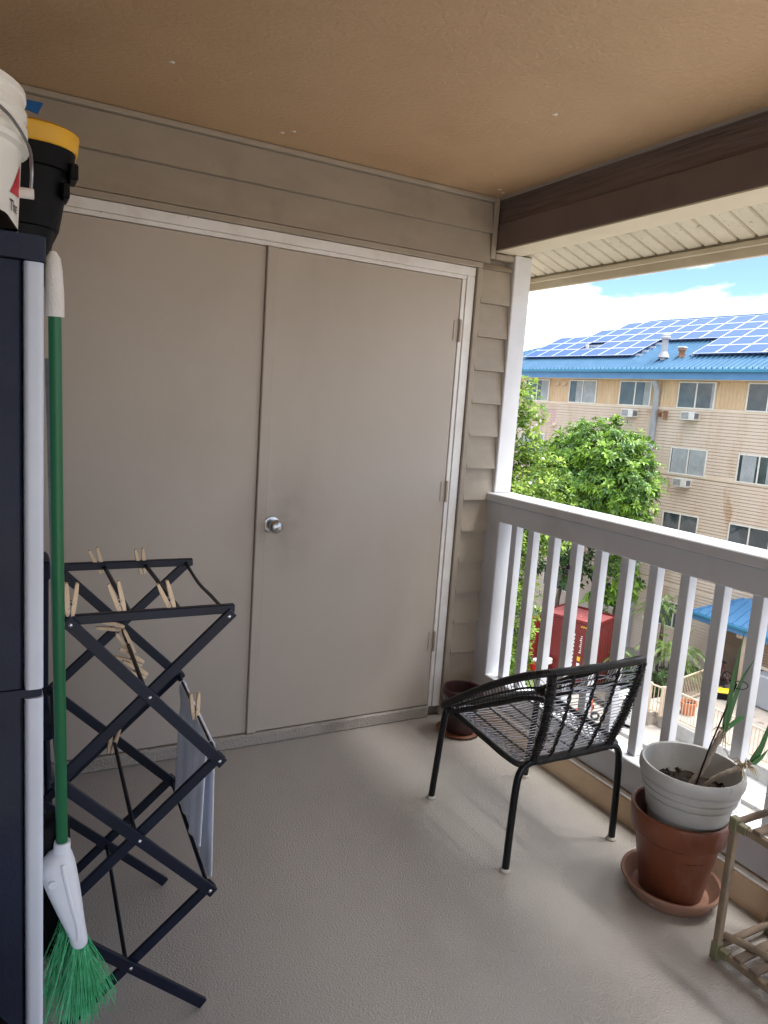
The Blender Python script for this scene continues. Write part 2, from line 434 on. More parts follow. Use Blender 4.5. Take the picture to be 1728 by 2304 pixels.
# sloping eave soffit in vinyl planks, fascia and roof over it
SL = .35
sof = struct('soffit', MB().poly([(1.21, YR, 2.270), (1.212, 2.5, 2.270), (1.44, 2.5, 2.270 - SL * .23), (1.44, YR, 2.270 - SL * .23)]), 'soffit_vinyl')
pl = None
k = 0; y = -2.6
while y < 1.6:
    w = .0735 if k % 2 == 0 else .0765
    m = MB(); x0, x1 = 1.2105, 1.408
    def sp(x, yy, d): return (x, yy, 2.250 - SL * (x - 1.21) + d)
    e = .004
    prof = [(y + .0045, .014), (y + .0045 + e, 0), (y + w - .0045 - e, 0), (y + w - .0045, .014)]
    for a, b in zip(prof[:-1], prof[1:]):
        m.poly([sp(x0, a[0], a[1]), sp(x0, b[0], b[1]), sp(x1, b[0], b[1]), sp(x1, a[0], a[1])])
    m.build('plank', 'soffit_vinyl', sof)
    y += w; k += 1
fas = thing('fascia', 'cream fascia trim along the outer edge of the eave', 'fascia', (1.42, -2, 2.13))
MB().box(1.4075, 1.424, YR, 2.5, 2.152, 2.172, .002).build('drip_lip', 'cream_paint', fas)
MB().box(1.425, 1.446, YR, 2.5, 2.118, 2.30, .002).build('fascia_board', 'cream_paint', fas)
struct('roof', MB().poly([(-2.2, YR - .4, 3.6), (1.46, YR - .4, 2.32), (1.46, 2.5, 2.32), (-2.2, 2.5, 3.6)]).poly([(-2.2, YR - .4, 3.6), (-2.2, 2.5, 3.6), (-2.2, 2.5, 2.45), (-2.2, YR - .4, 2.45)]), 'wall_out')

# white corner post above the rail
post = thing('corner_post', 'pale painted square post rising from the railing to the beam', 'post', (1.225, -.04, 1.12))
MB().box(1.1735, 1.272, -.034, .07, 1.119, 2.227, .004).build('shaft', 'post_paint', post)

# railing
rail = thing('railing', 'grey white painted balcony railing with square balusters', 'railing', (1.2, -1, .1))
MB().box(1.155, 1.262, -.118, -.003, .1035, 1.078, .004).build('newel_post', 'rail_paint', rail)
MB().box(1.138, 1.286, -3.9, -.002, 1.0795, 1.118, .004).build('top_rail', 'rail_paint', rail)
MB().box(1.152, 1.190, -3.9, -.1195, .990, 1.078, .003).build('rail_board', 'rail_paint', rail)
MB().box(1.150, 1.255, -3.9, -.1195, .112, .232, .004).build('bottom_rail', 'rail_paint', rail)
bal = None
ys = [-.168] + [-.290 - .1422 * i for i in range(25)]
for yb in ys:
    w0 = yb - .040
    if bal is None:
        bal = MB().box(1.1915, 1.2315, -.020, .020, .2335, 1.078, .002).build('baluster', 'rail_paint', rail)
        bal.location = (0, yb - .02, 0)
    else:
        c = bal.copy(); COL.objects.link(c); c.location = (0, yb - .02, 0)
for o in [o for o in bpy.data.objects if o.name.startswith('baluster')]:
    ROOTM[o] = ROOTM[rail]
    o.location = (0, o.location.y, 0)
    o.parent = rail

# small black hook screwed to a baluster
hk = thing('hook', 'small black hook screwed to the inner face of a baluster', 'hook', (1.19, -.575, .855))
MB().lathe([(0, .006), (.010, .005), (.013, 0)], (1.1905, -.572, .872), 14, axis=(-1, 0, 0)).build('plate', 'dark_finish', hk)
MB().tube(curve([(1.186, -.572, .872), (1.172, -.573, .868), (1.166, -.575, .852), (1.174, -.577, .842), (1.182, -.577, .848)], 5), .0042, 8).build('prong', 'dark_finish', hk)

# paint chips on the ceiling and small dark marks on the siding
chips = [(-.03, -.16), (.0, -.20), (.98, -.13), (1.02, -.10), (.62, -.9), (-.5, -.5)]
for cx_, cy_ in chips:
    MB().lathe([(0, -.0012), (.006, -.0014), (.009, -.0002)], (cx_, cy_, CE), 7, .3).build('paint_chip', 'white_paint', bpy.data.objects['ceiling'])

# ------------------------------------------------------------------ things on the balcony
mat('navy_plastic', (.010, .016, .040), (.007, .011, .028), rough=.5, spec=.25, scale=8, bump=.25, bscale=220, spots=(.05, .055, .07), spot_scale=30, spot_pos=.76, stain=(.022, .026, .036), stain_scale=5, stain_amt=.6)
mat('grey_plastic', (.60, .645, .73), (.55, .59, .67), rough=.4, scale=6, bump=.08, bscale=150, spots=(.3, .3, .3), spot_scale=40, spot_pos=.78)
mat('black_plastic', (.004, .004, .005), (.003, .003, .004), rough=.5, scale=9, spec=.15, spots=(.015, .015, .015), spot_scale=40, spot_pos=.75)
mat('rack_metal', (.006, .010, .026), (.004, .007, .017), spec=.3, rough=.38, scale=14, bump=.05, bscale=200, spots=(.035, .04, .05), spot_scale=50, spot_pos=.74)
mat('white_plastic', (.84, .83, .78), (.79, .78, .72), rough=.42, scale=5, bump=.05, bscale=60, spots=(.45, .42, .36), spot_scale=25, spot_pos=.77)
mat('broom_white', (.85, .86, .89), (.79, .80, .83), rough=.4, scale=8, bump=.1, bscale=60, spots=(.4, .4, .4), spot_scale=30, spot_pos=.76)
mat('grip_white', (.83, .81, .78), (.76, .74, .71), rough=.7, scale=20, bump=.5, bscale=260, bdist=.003)
mat('green_tube', (.010, .135, .048), (.008, .11, .038), rough=.3, scale=12, spots=(.40, .55, .46), spot_scale=34, spot_pos=.775, stretch=(1, 1, .12))
mat('green_bristle', (.16, .66, .32), (.05, .40, .15), rough=.35, scale=60)
mat('black_bristle', (.003, .003, .004), spec=.1, rough=.6)
mat('yellow_plastic', (.78, .43, .02), (.68, .36, .015), rough=.4, scale=6, spots=(.4, .25, .05), spot_scale=30, spot_pos=.77)
mat('red_print', (.55, .012, .03), rough=.4)
mat('black_print', (.02, .02, .02), rough=.5)
mat('wire_steel', (.35, .35, .36), (.25, .25, .25), rough=.35, metal=1.0, scale=40)
mat('kraft_paper', (.45, .31, .17), (.38, .25, .13), rough=.8, scale=10, bump=.4, bscale=40)
mat('blue_tape', (.02, .18, .55), (.015, .14, .45), rough=.5, scale=20)
mat('peg_wood', (.86, .68, .46), (.72, .53, .34), rough=.65, scale=40, stretch=(1, 1, .25), spots=(.22, .15, .1), spot_scale=90, spot_pos=.70)
mat('cloth_grey', (.80, .83, .90), (.74, .77, .85), rough=.9, scale=30, bump=.3, bscale=300, stretch=(1, 1, .25))
mat('cloth_hem', (.74, .75, .80), rough=.9, scale=30)
mat('wicker_black', (.020, .018, .016), (.010, .009, .008), rough=.42, scale=60, spots=(.06, .055, .05), spot_scale=90, spot_pos=.68)
mat('strand_grey', (.40, .41, .45), (.24, .245, .27), rough=.25, scale=60, spec=.7)
mat('chair_metal', (.004, .005, .007), (.003, .004, .005), spec=.35, rough=.32, scale=20)
mat('foot_cap', (.55, .52, .45), (.45, .42, .36), rough=.6, scale=20)
mat('terracotta', (.215, .062, .026), (.135, .038, .018), rough=.42, scale=5, bump=.35, bscale=90, spots=(.36, .24, .19), spot_scale=12, spot_pos=.70, lo=.3, hi=.7, stain=(.40, .30, .25), stain_scale=6, stain_amt=.55, stain_stretch=(1, 1, .5))
mat('saucer_clay', (.36, .205, .145), (.27, .14, .095), rough=.75, scale=6, bump=.3, bscale=90, spots=(.46, .34, .28), spot_scale=14, spot_pos=.66, stain=(.19, .10, .07), stain_scale=7, stain_amt=.6)
mat('stone_plastic', (.50, .495, .47), (.44, .435, .41), rough=.55, scale=5, bump=.1, bscale=90, spots=(.33, .31, .28), spot_scale=16, spot_pos=.72, stain=(.30, .27, .23), stain_scale=6, stain_amt=.55, stain_stretch=(1, 1, .5))
mat('soil', (.035, .024, .016), (.015, .010, .007), rough=.95, scale=40, bump=1.0, bscale=90, bdist=.01)
mat('dry_stem', (.42, .36, .29), (.27, .22, .17), rough=.85, scale=30, bump=.6, bscale=80, stretch=(1, 1, .4))
mat('dry_leaf', (.55, .45, .30), (.42, .33, .2), rough=.8, scale=20)
mat('leaf_blade', (.06, .19, .045), (.045, .13, .035), rough=.4, scale=14, stretch=(1, 1, .2))
mat('maroon_glaze', (.045, .014, .014), (.030, .010, .011), rough=.35, scale=7, spots=(.25, .19, .16), spot_scale=18, spot_pos=.73)
mat('weathered_wood', (.27, .20, .145), (.14, .10, .07), rough=.8, scale=22, bump=.6, bscale=60, stretch=(.2, 1, 1), spots=(.06, .045, .035), spot_scale=22, spot_pos=.66, stain=(.10, .075, .055), stain_scale=9, stain_amt=.7)
mat('weathered_post', (.33, .25, .17), (.19, .135, .09), rough=.8, scale=22, bump=.6, bscale=60, stretch=(1, 1, .12), spots=(.07, .05, .04), spot_scale=28, spot_pos=.68, stain=(.13, .095, .065), stain_scale=9, stain_amt=.7)
mat('olive_plastic', (.20, .19, .105), (.16, .15, .08), rough=.5, scale=12)
mat('blue_ceramic', (.03, .06, .42), (.025, .045, .32), rough=.15, scale=10, spots=(.75, .77, .8), spot_scale=26, spot_pos=.55)

# tall cabinet at the left edge
CXR = -.930
cab = thing('storage_cabinet', 'tall dark navy storage cabinet with a pale grey corner at the left edge', 'cabinet', (-1.22, -1.56, 0))
YC = -1.02
def rrect(x0, x1, y0, y1, r, n=6):
    out = []
    for cx_, cy_, a0 in ((x1 - r, y0 + r, -90), (x1 - r, y1 - r, 0), (x0 + r, y1 - r, 90), (x0 + r, y0 + r, 180)):
        out += [(cx_ + r * math.cos(RAD(a0 + 90 * k / n)), cy_ + r * math.sin(RAD(a0 + 90 * k / n))) for k in range(n + 1)]
    return out
for z0, z1 in ((.02, 1.106), (1.118, 1.647)):
    MB().prism(rrect(-1.50, -.9535, -1.893, YC - .01, .006), z0, z1, True).build('body_panel', 'navy_plastic', cab)
    MB().prism(rrect(-.952, CXR, -1.90, YC, .007), z0, z1, True).build('corner_panel', 'grey_plastic', cab)
MB().prism(rrect(-1.50, CXR - .0015, -1.896, YC - .005, .006), 1.1065, 1.1175, True).build('joint_band', 'navy_plastic', cab)
MB().prism(rrect(-1.51, CXR + .002, -1.908, YC + .005, .012), 1.648, 1.676, True).build('lid', 'navy_plastic', cab)

# white pail on the cabinet
pb = Vector((-1.080, -1.615, 1.6775))
pail = thing('pail', 'white plastic pail with wire handle standing on the dark cabinet', 'bucket', pb)
R0 = .138
prof = [(0, .0), (R0 - .012, 0), (R0 - .008, .004), (R0 - .001, .165), (R0 + .009, .168), (R0 + .010, .176), (R0 + .002, .180), (R0 + .003, .188),
        (R0 + .008, .191), (R0 + .008, .199), (R0 + .002, .203), (R0 + .003, .212), (R0 + .007, .215), (R0 + .007, .222), (R0 + .003, .225),
        (R0 + .003, .240), (R0 + .006, .243), (R0 + .005, .252), (R0 - .004, .254), (R0 - .006, .22), (R0 - .016, .01), (0, .008)]
prof = [(r, z * .94) for r, z in prof]
MB().lathe(prof, pb, 48).build('shell', 'white_plastic', pail)
def cylp(a, z, r): return (pb.x + r * math.cos(a), pb.y + r * math.sin(a), pb.z + z)
def patch(a0, a1, z0, z1, shape=None, n=8, r=None):
    m = MB()
    for i in range(n):
        u0, u1 = a0 + (a1 - a0) * i / n, a0 + (a1 - a0) * (i + 1) / n
        t0, t1 = i / n, (i + 1) / n
        za = (z0, z1) if shape is None else shape(t0); zb = (z0, z1) if shape is None else shape(t1)
        rr = lambda z: R0 - .008 + .007 * z / .165 + .0012
        m.poly([cylp(u0, za[0], rr(za[0])), cylp(u1, zb[0], rr(zb[0])), cylp(u1, zb[1], rr(zb[1])), cylp(u0, za[1], rr(za[1]))])
    return m
ang = -.30
patch(ang - .16, ang + .10, .088, .135, lambda t: (.090, .092 + .045 * t)).build('red_mark', 'red_print', pail)
def letter(a, strokes):
    m = MB()
    for (x0, y0, x1, y1) in strokes:
        rr = lambda z: R0 - .008 + .007 * z / .165 + .0014
        z0, z1 = .066 + y0, .066 + y1; b0, b1 = a + x0 / R0, a + x1 / R0
        m.poly([cylp(b0, z0, rr(z0)), cylp(b1, z0, rr(z0)), cylp(b1, z1, rr(z1)), cylp(b0, z1, rr(z1))])
    return m
lt = letter(ang - .17, [(0, .013, .011, .0155), (.0045, 0, .0065, .013)])
l2 = letter(ang - .085, [(0, 0, .002, .0155), (.002, .008, .006, .010), (.006, 0, .008, .009)])
l3 = letter(ang - .02, [(0, 0, .002, .010), (.002, .008, .007, .010), (.002, .004, .007, .0055), (.006, .005, .0075, .010), (.002, 0, .007, .002)])
lt.v += []; base = len(lt.v)
for o in (l2, l3):
    b0 = len(lt.v); lt.v += o.v
    for f in o.f: lt.face([i + b0 for i in f])
lt.build('printed_word', 'black_print', pail)
ea = -.16
ear = Vector(cylp(ea, .100, R0 + .004))
hb = MB().tube([Vector(cylp(ea, .100, R0 - .006)), Vector(cylp(ea, .100, R0 + .016))], .0075, 14).build('handle_boss', 'white_plastic', pail)
MB().tube(curve([Vector(cylp(ea, .100, R0 + .012)), Vector(cylp(ea - .03, .135, R0 + .014)), Vector(cylp(ea - .25, .16, R0 + .016)),
                 Vector(cylp(ea - .7, .185, R0 + .02)), Vector(cylp(ea - 1.3, .20, R0 + .022)), Vector(cylp(ea - 2.2, .18, R0 + .02)), Vector(cylp(ea - 3.14, .10, R0 + .012))], 10),
          .0024, 8).build('wire_handle', 'wire_steel', pail)

# crumpled dark bag in front of the pail
bag = MB().grid(lambda u, v: (-1.12 + .158 * u + .006 * math.sin(9 * v), -1.895 + .06 * v,
                              1.677 + .075 * math.sin(math.pi * v) ** .6 * (1 - u) ** .45 + .005 * math.sin(14 * u + 3 * v)), 14, 10).build('dark_bag', 'black_plastic')
tag(bag, 'small crumpled black bag lying in front of the white pail', 'bag')

# black tote with yellow lid behind the pail
tb = Vector((-1.090, -1.27, 1.6775))
def loft_rr(secs, n=6):
    m = MB(); N = None
    for (hx, hy, r, z) in secs:
        pl_ = rrect(tb.x - hx, tb.x + hx, tb.y - hy, tb.y + hy, r, n); N = len(pl_)
        m.v += [(x_, y_, tb.z + z) for x_, y_ in pl_]
    for i in range(len(secs) - 1):
        for k in range(N): m.face((i * N + k, i * N + (k + 1) % N, (i + 1) * N + (k + 1) % N, (i + 1) * N + k), True)
    m.face(list(range(N))[::-1]); m.face([(len(secs) - 1) * N + k for k in range(N)]); return m
bin_ = thing('tote', 'black tapered tote with a yellow lid standing behind the white pail', 'tote', tb)
loft_rr([(.192, .118, .05, 0), (.196, .122, .05, .004), (.212, .131, .055, .10), (.219, .136, .055, .102), (.236, .142, .06, .20), (.243, .147, .06, .202), (.245, .149, .06, .236)]).build('shell', 'black_plastic', bin_)
loft_rr([(.247, .151, .065, .2365), (.250, .154, .068, .240), (.252, .156, .070, .266), (.246, .150, .068, .271)]).build('lid', 'yellow_plastic', bin_)
for zz, x0, x1 in ((.200, .232, .247), (.166, .220, .233)):
    MB().box(tb.x + x0, tb.x + x1, tb.y - .13, tb.y - .07, tb.z + zz - .012, tb.z + zz + .016, .003).build('handle_lug', 'black_plastic', bin_)

# paper bag with blue tape on the tote
pk = Vector((-.955, -1.25, tb.z + .2715))
bagp = thing('paper_bag', 'brown paper bag with blue tape on the yellow lid of the tote', 'bag', pk)
MB().grid(lambda u, v: (pk.x + .040 * math.cos(6.283 * u) * (1 - .15 * v) + .003 * math.sin(20 * u), pk.y + .04 * math.sin(6.283 * u) * (1 - .55 * v), pk.z + .058 * v), 28, 5).build('paper_sack', 'kraft_paper', bagp)
MB().box(pk.x + .026, pk.x + .042, pk.y - .02, pk.y + .02, pk.z + .001, pk.z + .04, .004).build('red_panel', 'red_print', bagp)
tp_ = [(pk.x + .008, pk.y - .03, pk.z + .058), (pk.x + .052, pk.y - .04, pk.z + .046), (pk.x + .062, pk.y - .03, pk.z + .070), (pk.x + .022, pk.y - .02, pk.z + .073)]
MB().poly(tp_).poly([(a, b + .004, c) for a, b, c in tp_[::-1]]).build('tape', 'blue_tape', bagp)

# black bin low in the corner of the view
nb = Vector((-1.086, -2.115, 0))
b2 = thing('trash_bin', 'black round bin rim cut off at the lower left corner', 'bin', nb)
MB().lathe([(0, 0), (.085, 0), (.09, .005), (.112, .775), (.104, .777), (.08, .02), (0, .02)], nb, 40).build('shell', 'black_plastic', b2)
MB().lathe([(.113, .756), (.124, .760), (.127, .775), (.122, .788), (.106, .790), (.101, .778)], nb, 40).build('rim', 'black_plastic', b2)

# green broom
B = lambda x, z, y=-1.40: Vector((x, y, z))
gb = thing('broom', 'broom with green handle, white head and green bristles by the cabinet', 'broom', (-.83, -1.40, .185))
MB().tube([B(-.8645, .570), B(-.8745, 1.10, -1.41), B(-.8838, 1.66, -1.425)], .0112, 16).build('handle', 'green_tube', gb)
MB().tube([B(-.8828, 1.622, -1.425), B(-.8838, 1.66, -1.426), B(-.8852, 1.70, -1.427), B(-.8862, 1.722, -1.428), B(-.8866, 1.733, -1.428)], [.0155, .016, .0145, .012, .005], 18).build('grip', 'grip_white', gb)
def loft(m, secs, n=20):
    b = len(m.v)
    for (c, rx, ry, ex) in secs:
        for k in range(n):
            a = 2 * math.pi * k / n; ca, sa = math.cos(a), math.sin(a)
            m.v.append((c[0] + rx * math.copysign(abs(ca) ** ex, ca), c[1] + ry * math.copysign(abs(sa) ** ex, sa), c[2]))
    for i in range(len(secs) - 1):
        for k in range(n):
            m.face((b + i * n + k, b + i * n + (k + 1) % n, b + (i + 1) * n + (k + 1) % n, b + (i + 1) * n + k), True)
    m.face([b + k for k in range(n)][::-1]); m.face([b + (len(secs) - 1) * n + k for k in range(n)])
    return m
head = loft(MB(), [((-.8640, -1.40, .590), .0155, .0155, 1), ((-.8650, -1.40, .570), .0165, .0165, 1), ((-.8690, -1.40, .562), .024, .026, .9), ((-.8730, -1.40, .545), .033, .030, .8),
                   ((-.8700, -1.40, .520), .0345, .034, .75), ((-.8600, -1.40, .480), .0305, .036, .7), ((-.8500, -1.40, .440), .0255, .036, .7),
                   ((-.8400, -1.40, .400), .0200, .036, .7), ((-.8345, -1.40, .378), .0180, .036, .7), ((-.8325, -1.40, .366), .0175, .036, .7), ((-.8320, -1.40, .362), .014, .034, .7)])
ho = head.build('head', 'broom_white', gb)
MB().tube(curve([B(-.866, .556, -1.430), B(-.860, .52, -1.434), B(-.848, .46, -1.436), B(-.8385, .42, -1.436), B(-.836, .385, -1.436)], 8), [.004] * 33, 8).build('moulded_ridge', 'broom_white', ho)
MB().lathe([(0, 0), (.008, 0), (.008, .004), (0, .004)], (-.884, -1.432, .520), 14, axis=(0, -1, 0)).build('hole_rim', 'broom_white', ho)
br = MB(); rg = random.Random(3)
for i in range(820):
    t = rg.random(); side = rg.random()
    x0 = -.832 + rg.uniform(-.014, .014); y0 = -1.40 + rg.uniform(-.030, .030); z0 = .366
    fan = rg.gauss(-.002, .024) if side < .84 else rg.uniform(-.10, .075)
    x1 = x0 + fan + .006; y1 = y0 + rg.gauss(0, .02) - .005; z1 = .197 + rg.uniform(-.012, .014) + abs(fan) * .35
    if side > .93: x0 = -.85 + rg.uniform(-.02, .01); z0 = .40; x1 = x0 - rg.uniform(.02, .08)
    mx_ = Vector(((x0 + x1) / 2 + rg.uniform(-.004, .004), (y0 + y1) / 2, (z0 + z1) / 2 + .004))
    br.tube([(x0, y0, z0), mx_, (x1, y1, z1)], rg.uniform(.00045, .0008), 3, cap=False)
tag(br.build('bristles', 'green_bristle', gb), kind='stuff')

# black broom behind it
bb = thing('black_broom', 'black broom with grey metal handle behind the green broom', 'broom', (-.88, -1.34, .31))
MB().tube([(-.8600, -1.345, .60), (-.884, -1.345, 1.55)], .0105, 12).build('handle', 'wire_steel', bb)
loft(MB(), [((-.872, -1.345, .620), .020, .018, .8), ((-.882, -1.345, .607), .036, .030, .6), ((-.884, -1.345, .560), .040, .036, .6), ((-.886, -1.345, .535), .042, .038, .6)]).build('head', 'black_plastic', bb)
br = MB()
for i in range(420):
    x0 = -.886 + rg.uniform(-.036, .034); y0 = -1.345 + rg.uniform(-.03, .03)
    x1 = x0 + rg.gauss(.012, .018); z1 = .325 + rg.uniform(-.03, .03) - (x1 + .9) * .5
    br.tube([(x0, y0, .54), ((x0 + x1) / 2 - .004, y0, .43), (x1, y0 + rg.gauss(0, .012), z1)], .0009, 3, cap=False)
tag(br.build('bristles', 'black_bristle', bb), kind='stuff')

# folding drying rack: two scissor sides joined by rods
yn, yf = -1.285, -.787
NEAR = dict(TL=(-.842, 1.010), TR=(-.501, .998), X1=(-.681, .829), R1=(-.514, .649), L1=(-.861, .658), X2=(-.698, .488), R2=(-.525, .316), L2=(-.882, .327), X3=(-.713, .163), FR=(-.531, .008), FL=(-.901, .008))
FAR = dict(TL=(-.826, 1.010), TR=(-.484, 1.005), X1=(-.662, .838), R1=(-.496, .672), L1=(-.842, .668), X2=(-.678, .503), R2=(-.509, .338), L2=(-.862, .338), X3=(-.692, .172), FR=(-.520, .008), FL=(-.884, .008))
rk = thing('drying_rack', 'dark blue folding clothes drying rack of crossed metal bars', 'drying rack', (-.69, -1.03, 0))
for S, y0, sg in ((NEAR, yn, -1), (FAR, yf, 1)):
    for a, b, off in (('TL', 'R1', -1), ('TR', 'L1', 1), ('L1', 'R2', -1), ('R1', 'L2', 1), ('L2', 'FR', -1), ('R2', 'FL', 1)):
        p = Vector((S[a][0], y0 + off * .0065, S[a][1])); q = Vector((S[b][0], y0 + off * .0065, S[b][1]))
        d = (q - p).normalized(); e = .014
        if b in ('FR', 'FL'): q2 = q
        else: q2 = q + d * e
        o = MB().bar(p - d * e, q2, .0105, .024, up=(0, 1, 0)).build('bar', 'rack_metal', rk) if False else None
        x_, y_, z_ = frame_from(q2 - (p - d * e), (0, 1, 0))
        o = MB().obox(((p - d * e) + q2) / 2, x_, Vector((0, 1, 0)), z_, .0125, .0058, (q2 - p + d * e).length / 2, .0015).build('bar', 'rack_metal', rk)
        if sg < 0:
            for pt in (p, (p + q) / 2, q):
                if (pt - Vector((pt.x, pt.y, .0))).length < .05: continue
                MB().lathe([(0, .0028), (.003, .0024), (.0046, .001), (.0048, 0)], (pt.x, y0 - .0125 if off < 0 else y0 + .0065 - .0060, pt.z), 10, axis=(0, -1, 0)).build('rivet', 'screw', o)
    MB().obox(((S['TL'][0] + S['TR'][0]) / 2, y0 + sg * (-.014), (S['TL'][1] + S['TR'][1]) / 2 + .010), (1, 0, 0), (0, 1, 0), (0, 0, 1), (S['TR'][0] - S['TL'][0]) / 2 + .015, .008, .0105, .002).build('top_bar', 'rack_metal', rk)
for k in ('X1', 'R1', 'L1', 'X2', 'R2', 'L2', 'X3'):
    a = Vector((NEAR[k][0], yn + .012, NEAR[k][1])); b = Vector((FAR[k][0], yf - .012, FAR[k][1]))
    MB().tube([a, b], .0052, 10).build('rod', 'rack_metal', rk)
for t in (.37, .69):
    a = Vector((NEAR['TL'][0] * (1 - t) + NEAR['TR'][0] * t, yn + .020, 1.012)); b = Vector((FAR['TL'][0] * (1 - t) + FAR['TR'][0] * t - .01, yf - .02, 1.012))
    MB().tube([a, b], .0056, 10).build('rod', 'rack_metal', rk)
MB().tube(curve([(NEAR['TR'][0] - .01, yn + .02, 1.012), (-.500, -1.12, 1.004), (-.492, -.98, .996), (-.488, -.87, 1.003), (FAR['TR'][0] - .005, yf - .02, 1.016)], 6), .0045, 8).build('cord', 'rack_metal', rk)

# clothespins
def clothespin(top, bot, label, group='wooden clothespins on the drying rack', wide=(1, 0, 0)):
    top, bot = Vector(top), Vector(bot); c = (top + bot) / 2; d = (top - bot).normalized()
    L = .072; top = c + d * L / 2; bot = c - d * L / 2
    w = Vector(wide) - d * Vector(wide).dot(d); w.normalize(); t = d.cross(w)
    o = thing('clothespin', label, 'clothespin', bot, 0, group)
    for s in (-1, 1):
        m = MB()
        a = bot + w * s * .0046; b = top + w * s * .0105
        dd = (b - a).normalized(); ww = (w - dd * w.dot(dd)).normalized(); tt = dd.cross(ww)
        h = (b - a).length / 2; n0 = len(m.v); cc = (a + b) / 2
        for zz, hw in ((-h, .0030), (-h * .5, .0046), (0, .0046), (h * .6, .0040), (h, .0026)):
            for sx, sy in ((-1, -1), (1, -1), (1, 1), (-1, 1)): m.v.append(tuple(cc + dd * zz + ww * hw * sx + tt * .0062 * sy))
        for i in range(4):
            for k in range(4): m.face((n0 + i * 4 + k, n0 + i * 4 + (k + 1) % 4, n0 + i * 4 + 4 + (k + 1) % 4, n0 + i * 4 + 4 + k))
        m.face([n0 + k for k in range(4)][::-1]); m.face([n0 + 16 + k for k in range(4)])
        m.build('prong', 'peg_wood', o)
    pc = bot + d * .030
    sp_ = [pc + w * .0055 * math.cos(a * .9) + d * .004 * math.sin(a * .9) + t * (-.0062 + .0125 * a / 20) for a in range(21)]
    MB().tube([pc - d * .014 - w * .0052 - t * .0062] + sp_ + [pc - d * .014 + w * .0052 + t * .0062], .0009, 5).build('spring', 'wire_steel', o)
    return o
PINS = [((-.742, -.80, 1.070), (-.713, -.80, .992), 'upright wooden clothespin at the far end of the left top rod', (1, 0, 0)),
        ((-.620, -.80, 1.066), (-.606, -.80, .984), 'upright wooden clothespin at the far end of the right top rod', (1, 0, 0)),
        ((-.837, -1.272, 1.095), (-.841, -1.272, 1.020), 'wooden clothespin at the left corner of the near top bar', (1, 0, 0)),
        ((-.754, -1.262, 1.089), (-.733, -1.262, 1.018), 'wooden clothespin at the middle of the near top bar', (1, 0, 0)),
        ((-.650, -1.262, 1.083), (-.625, -1.262, 1.015), 'wooden clothespin nearest the right end of the near top bar', (1, 0, 0)),
        ((-.738, -.83, .863), (-.654, -.83, .841), 'wooden clothespin lying level at the far end of the middle rod', (0, 0, 1)),
        ((-.690, -.95, .876), (-.655, -.95, .810), 'slanted wooden clothespin halfway along the middle rod', (1, 0, 0)),
        ((-.702, -1.00, .834), (-.640, -1.00, .799), 'upper of two wooden clothespins lying crosswise on the middle rod', (0, 0, 1)),
        ((-.700, -1.055, .822), (-.642, -1.055, .787), 'lower of two wooden clothespins lying crosswise on the middle rod', (0, 0, 1)),
        ((-.517, -1.06, .732), (-.5135, -1.06, .648), 'wooden clothespin holding the grey cloth', (1, 0, 0)),
        ((-.676, -.82, .540), (-.690, -.82, .480), 'dark stained wooden clothespin on the rod of the second tier', (1, 0, 0))]
for a, b, lb, wd in PINS: clothespin(a, b, lb, wide=wd)

# cloth over the rack's right rod
def cloth(u, v):
    # u along the rod (far to near), v round the rod from inner hem to outer hem
    y = -.845 - .36 * u
    f = (y - yf) / (yn - yf); xr = FAR['R1'][0] * (1 - f) + NEAR['R1'][0] * f; zr = FAR['R1'][1] * (1 - f) + NEAR['R1'][1] * f
    s = (v - .43) * .70
    r = .0066
    fold = .007 * math.sin(11 * u + 2) + .004 * math.sin(23 * u + 1)
    if abs(s) < r * 1.57: return (xr + r * math.sin(s / r), y, zr + r * math.cos(s / r))
    dn = abs(s) - r * 1.57; k = min(1, dn / .08)
    wv = fold * k * (1 + 1.2 * dn)
    yy = y + (.06 * dn * (u - .35))
    return (xr + math.copysign(r + .003 + dn * .02, s) + wv, yy - .02 * dn, zr - dn * (1.0 + .06 * math.sin(4 * u)))
cl = thing('cloth', 'pale grey cloth hanging over the right rod of the drying rack', 'cloth', (-.505, -1.03, .35))
MB().grid(cloth, 44, 60).build('fabric', 'cloth_grey', cl)
for uu, vs in ((1.0, (0, 1)), (0.0, (0, 1))):
    pts = [Vector(cloth(uu, i / 60)) for i in range(61)]
    MB().tube(pts, .0022, 5).build('hem', 'cloth_hem', cl)
MB().tube([Vector(cloth(i / 44, 1.0)) for i in range(45)], .0020, 5).build('hem', 'cloth_hem', cl)
MB().tube([Vector(cloth(i / 44, 0.0)) for i in range(45)], .0020, 5).build('hem', 'cloth_hem', cl)

# step stool behind the cabinet, seen between cabinet and broom
st = thing('step_stool', 'black folding step stool with grey tube legs behind the cabinet', 'step stool', (-.98, -.30, 0))
MB().box(-1.16, -.818, -.46, -.30, .895, .955, .008).build('step', 'navy_plastic', st)
MB().box(-1.16, -.812, -.52, -.28, .395, .455, .008).build('step', 'navy_plastic', st)
MB().box(-.845, -.822, -.40, -.365, .455, .895, .004).build('side_rail', 'navy_plastic', st)
MB().box(-1.155, -1.13, -.40, -.365, .455, .895, .004).build('side_rail', 'navy_plastic', st)
for x in (-.855, -1.15):
    MB().tube([(x, -.32, .395), (x + (.077 if x > -1 else -.05), -.10, 0.0)], .011, 10).build('leg', 'wire_steel', st)
    MB().tube([(x + .022, -.46, .395), (x + .03, -.56, 0.0)], .011, 10).build('leg', 'navy_plastic', st)

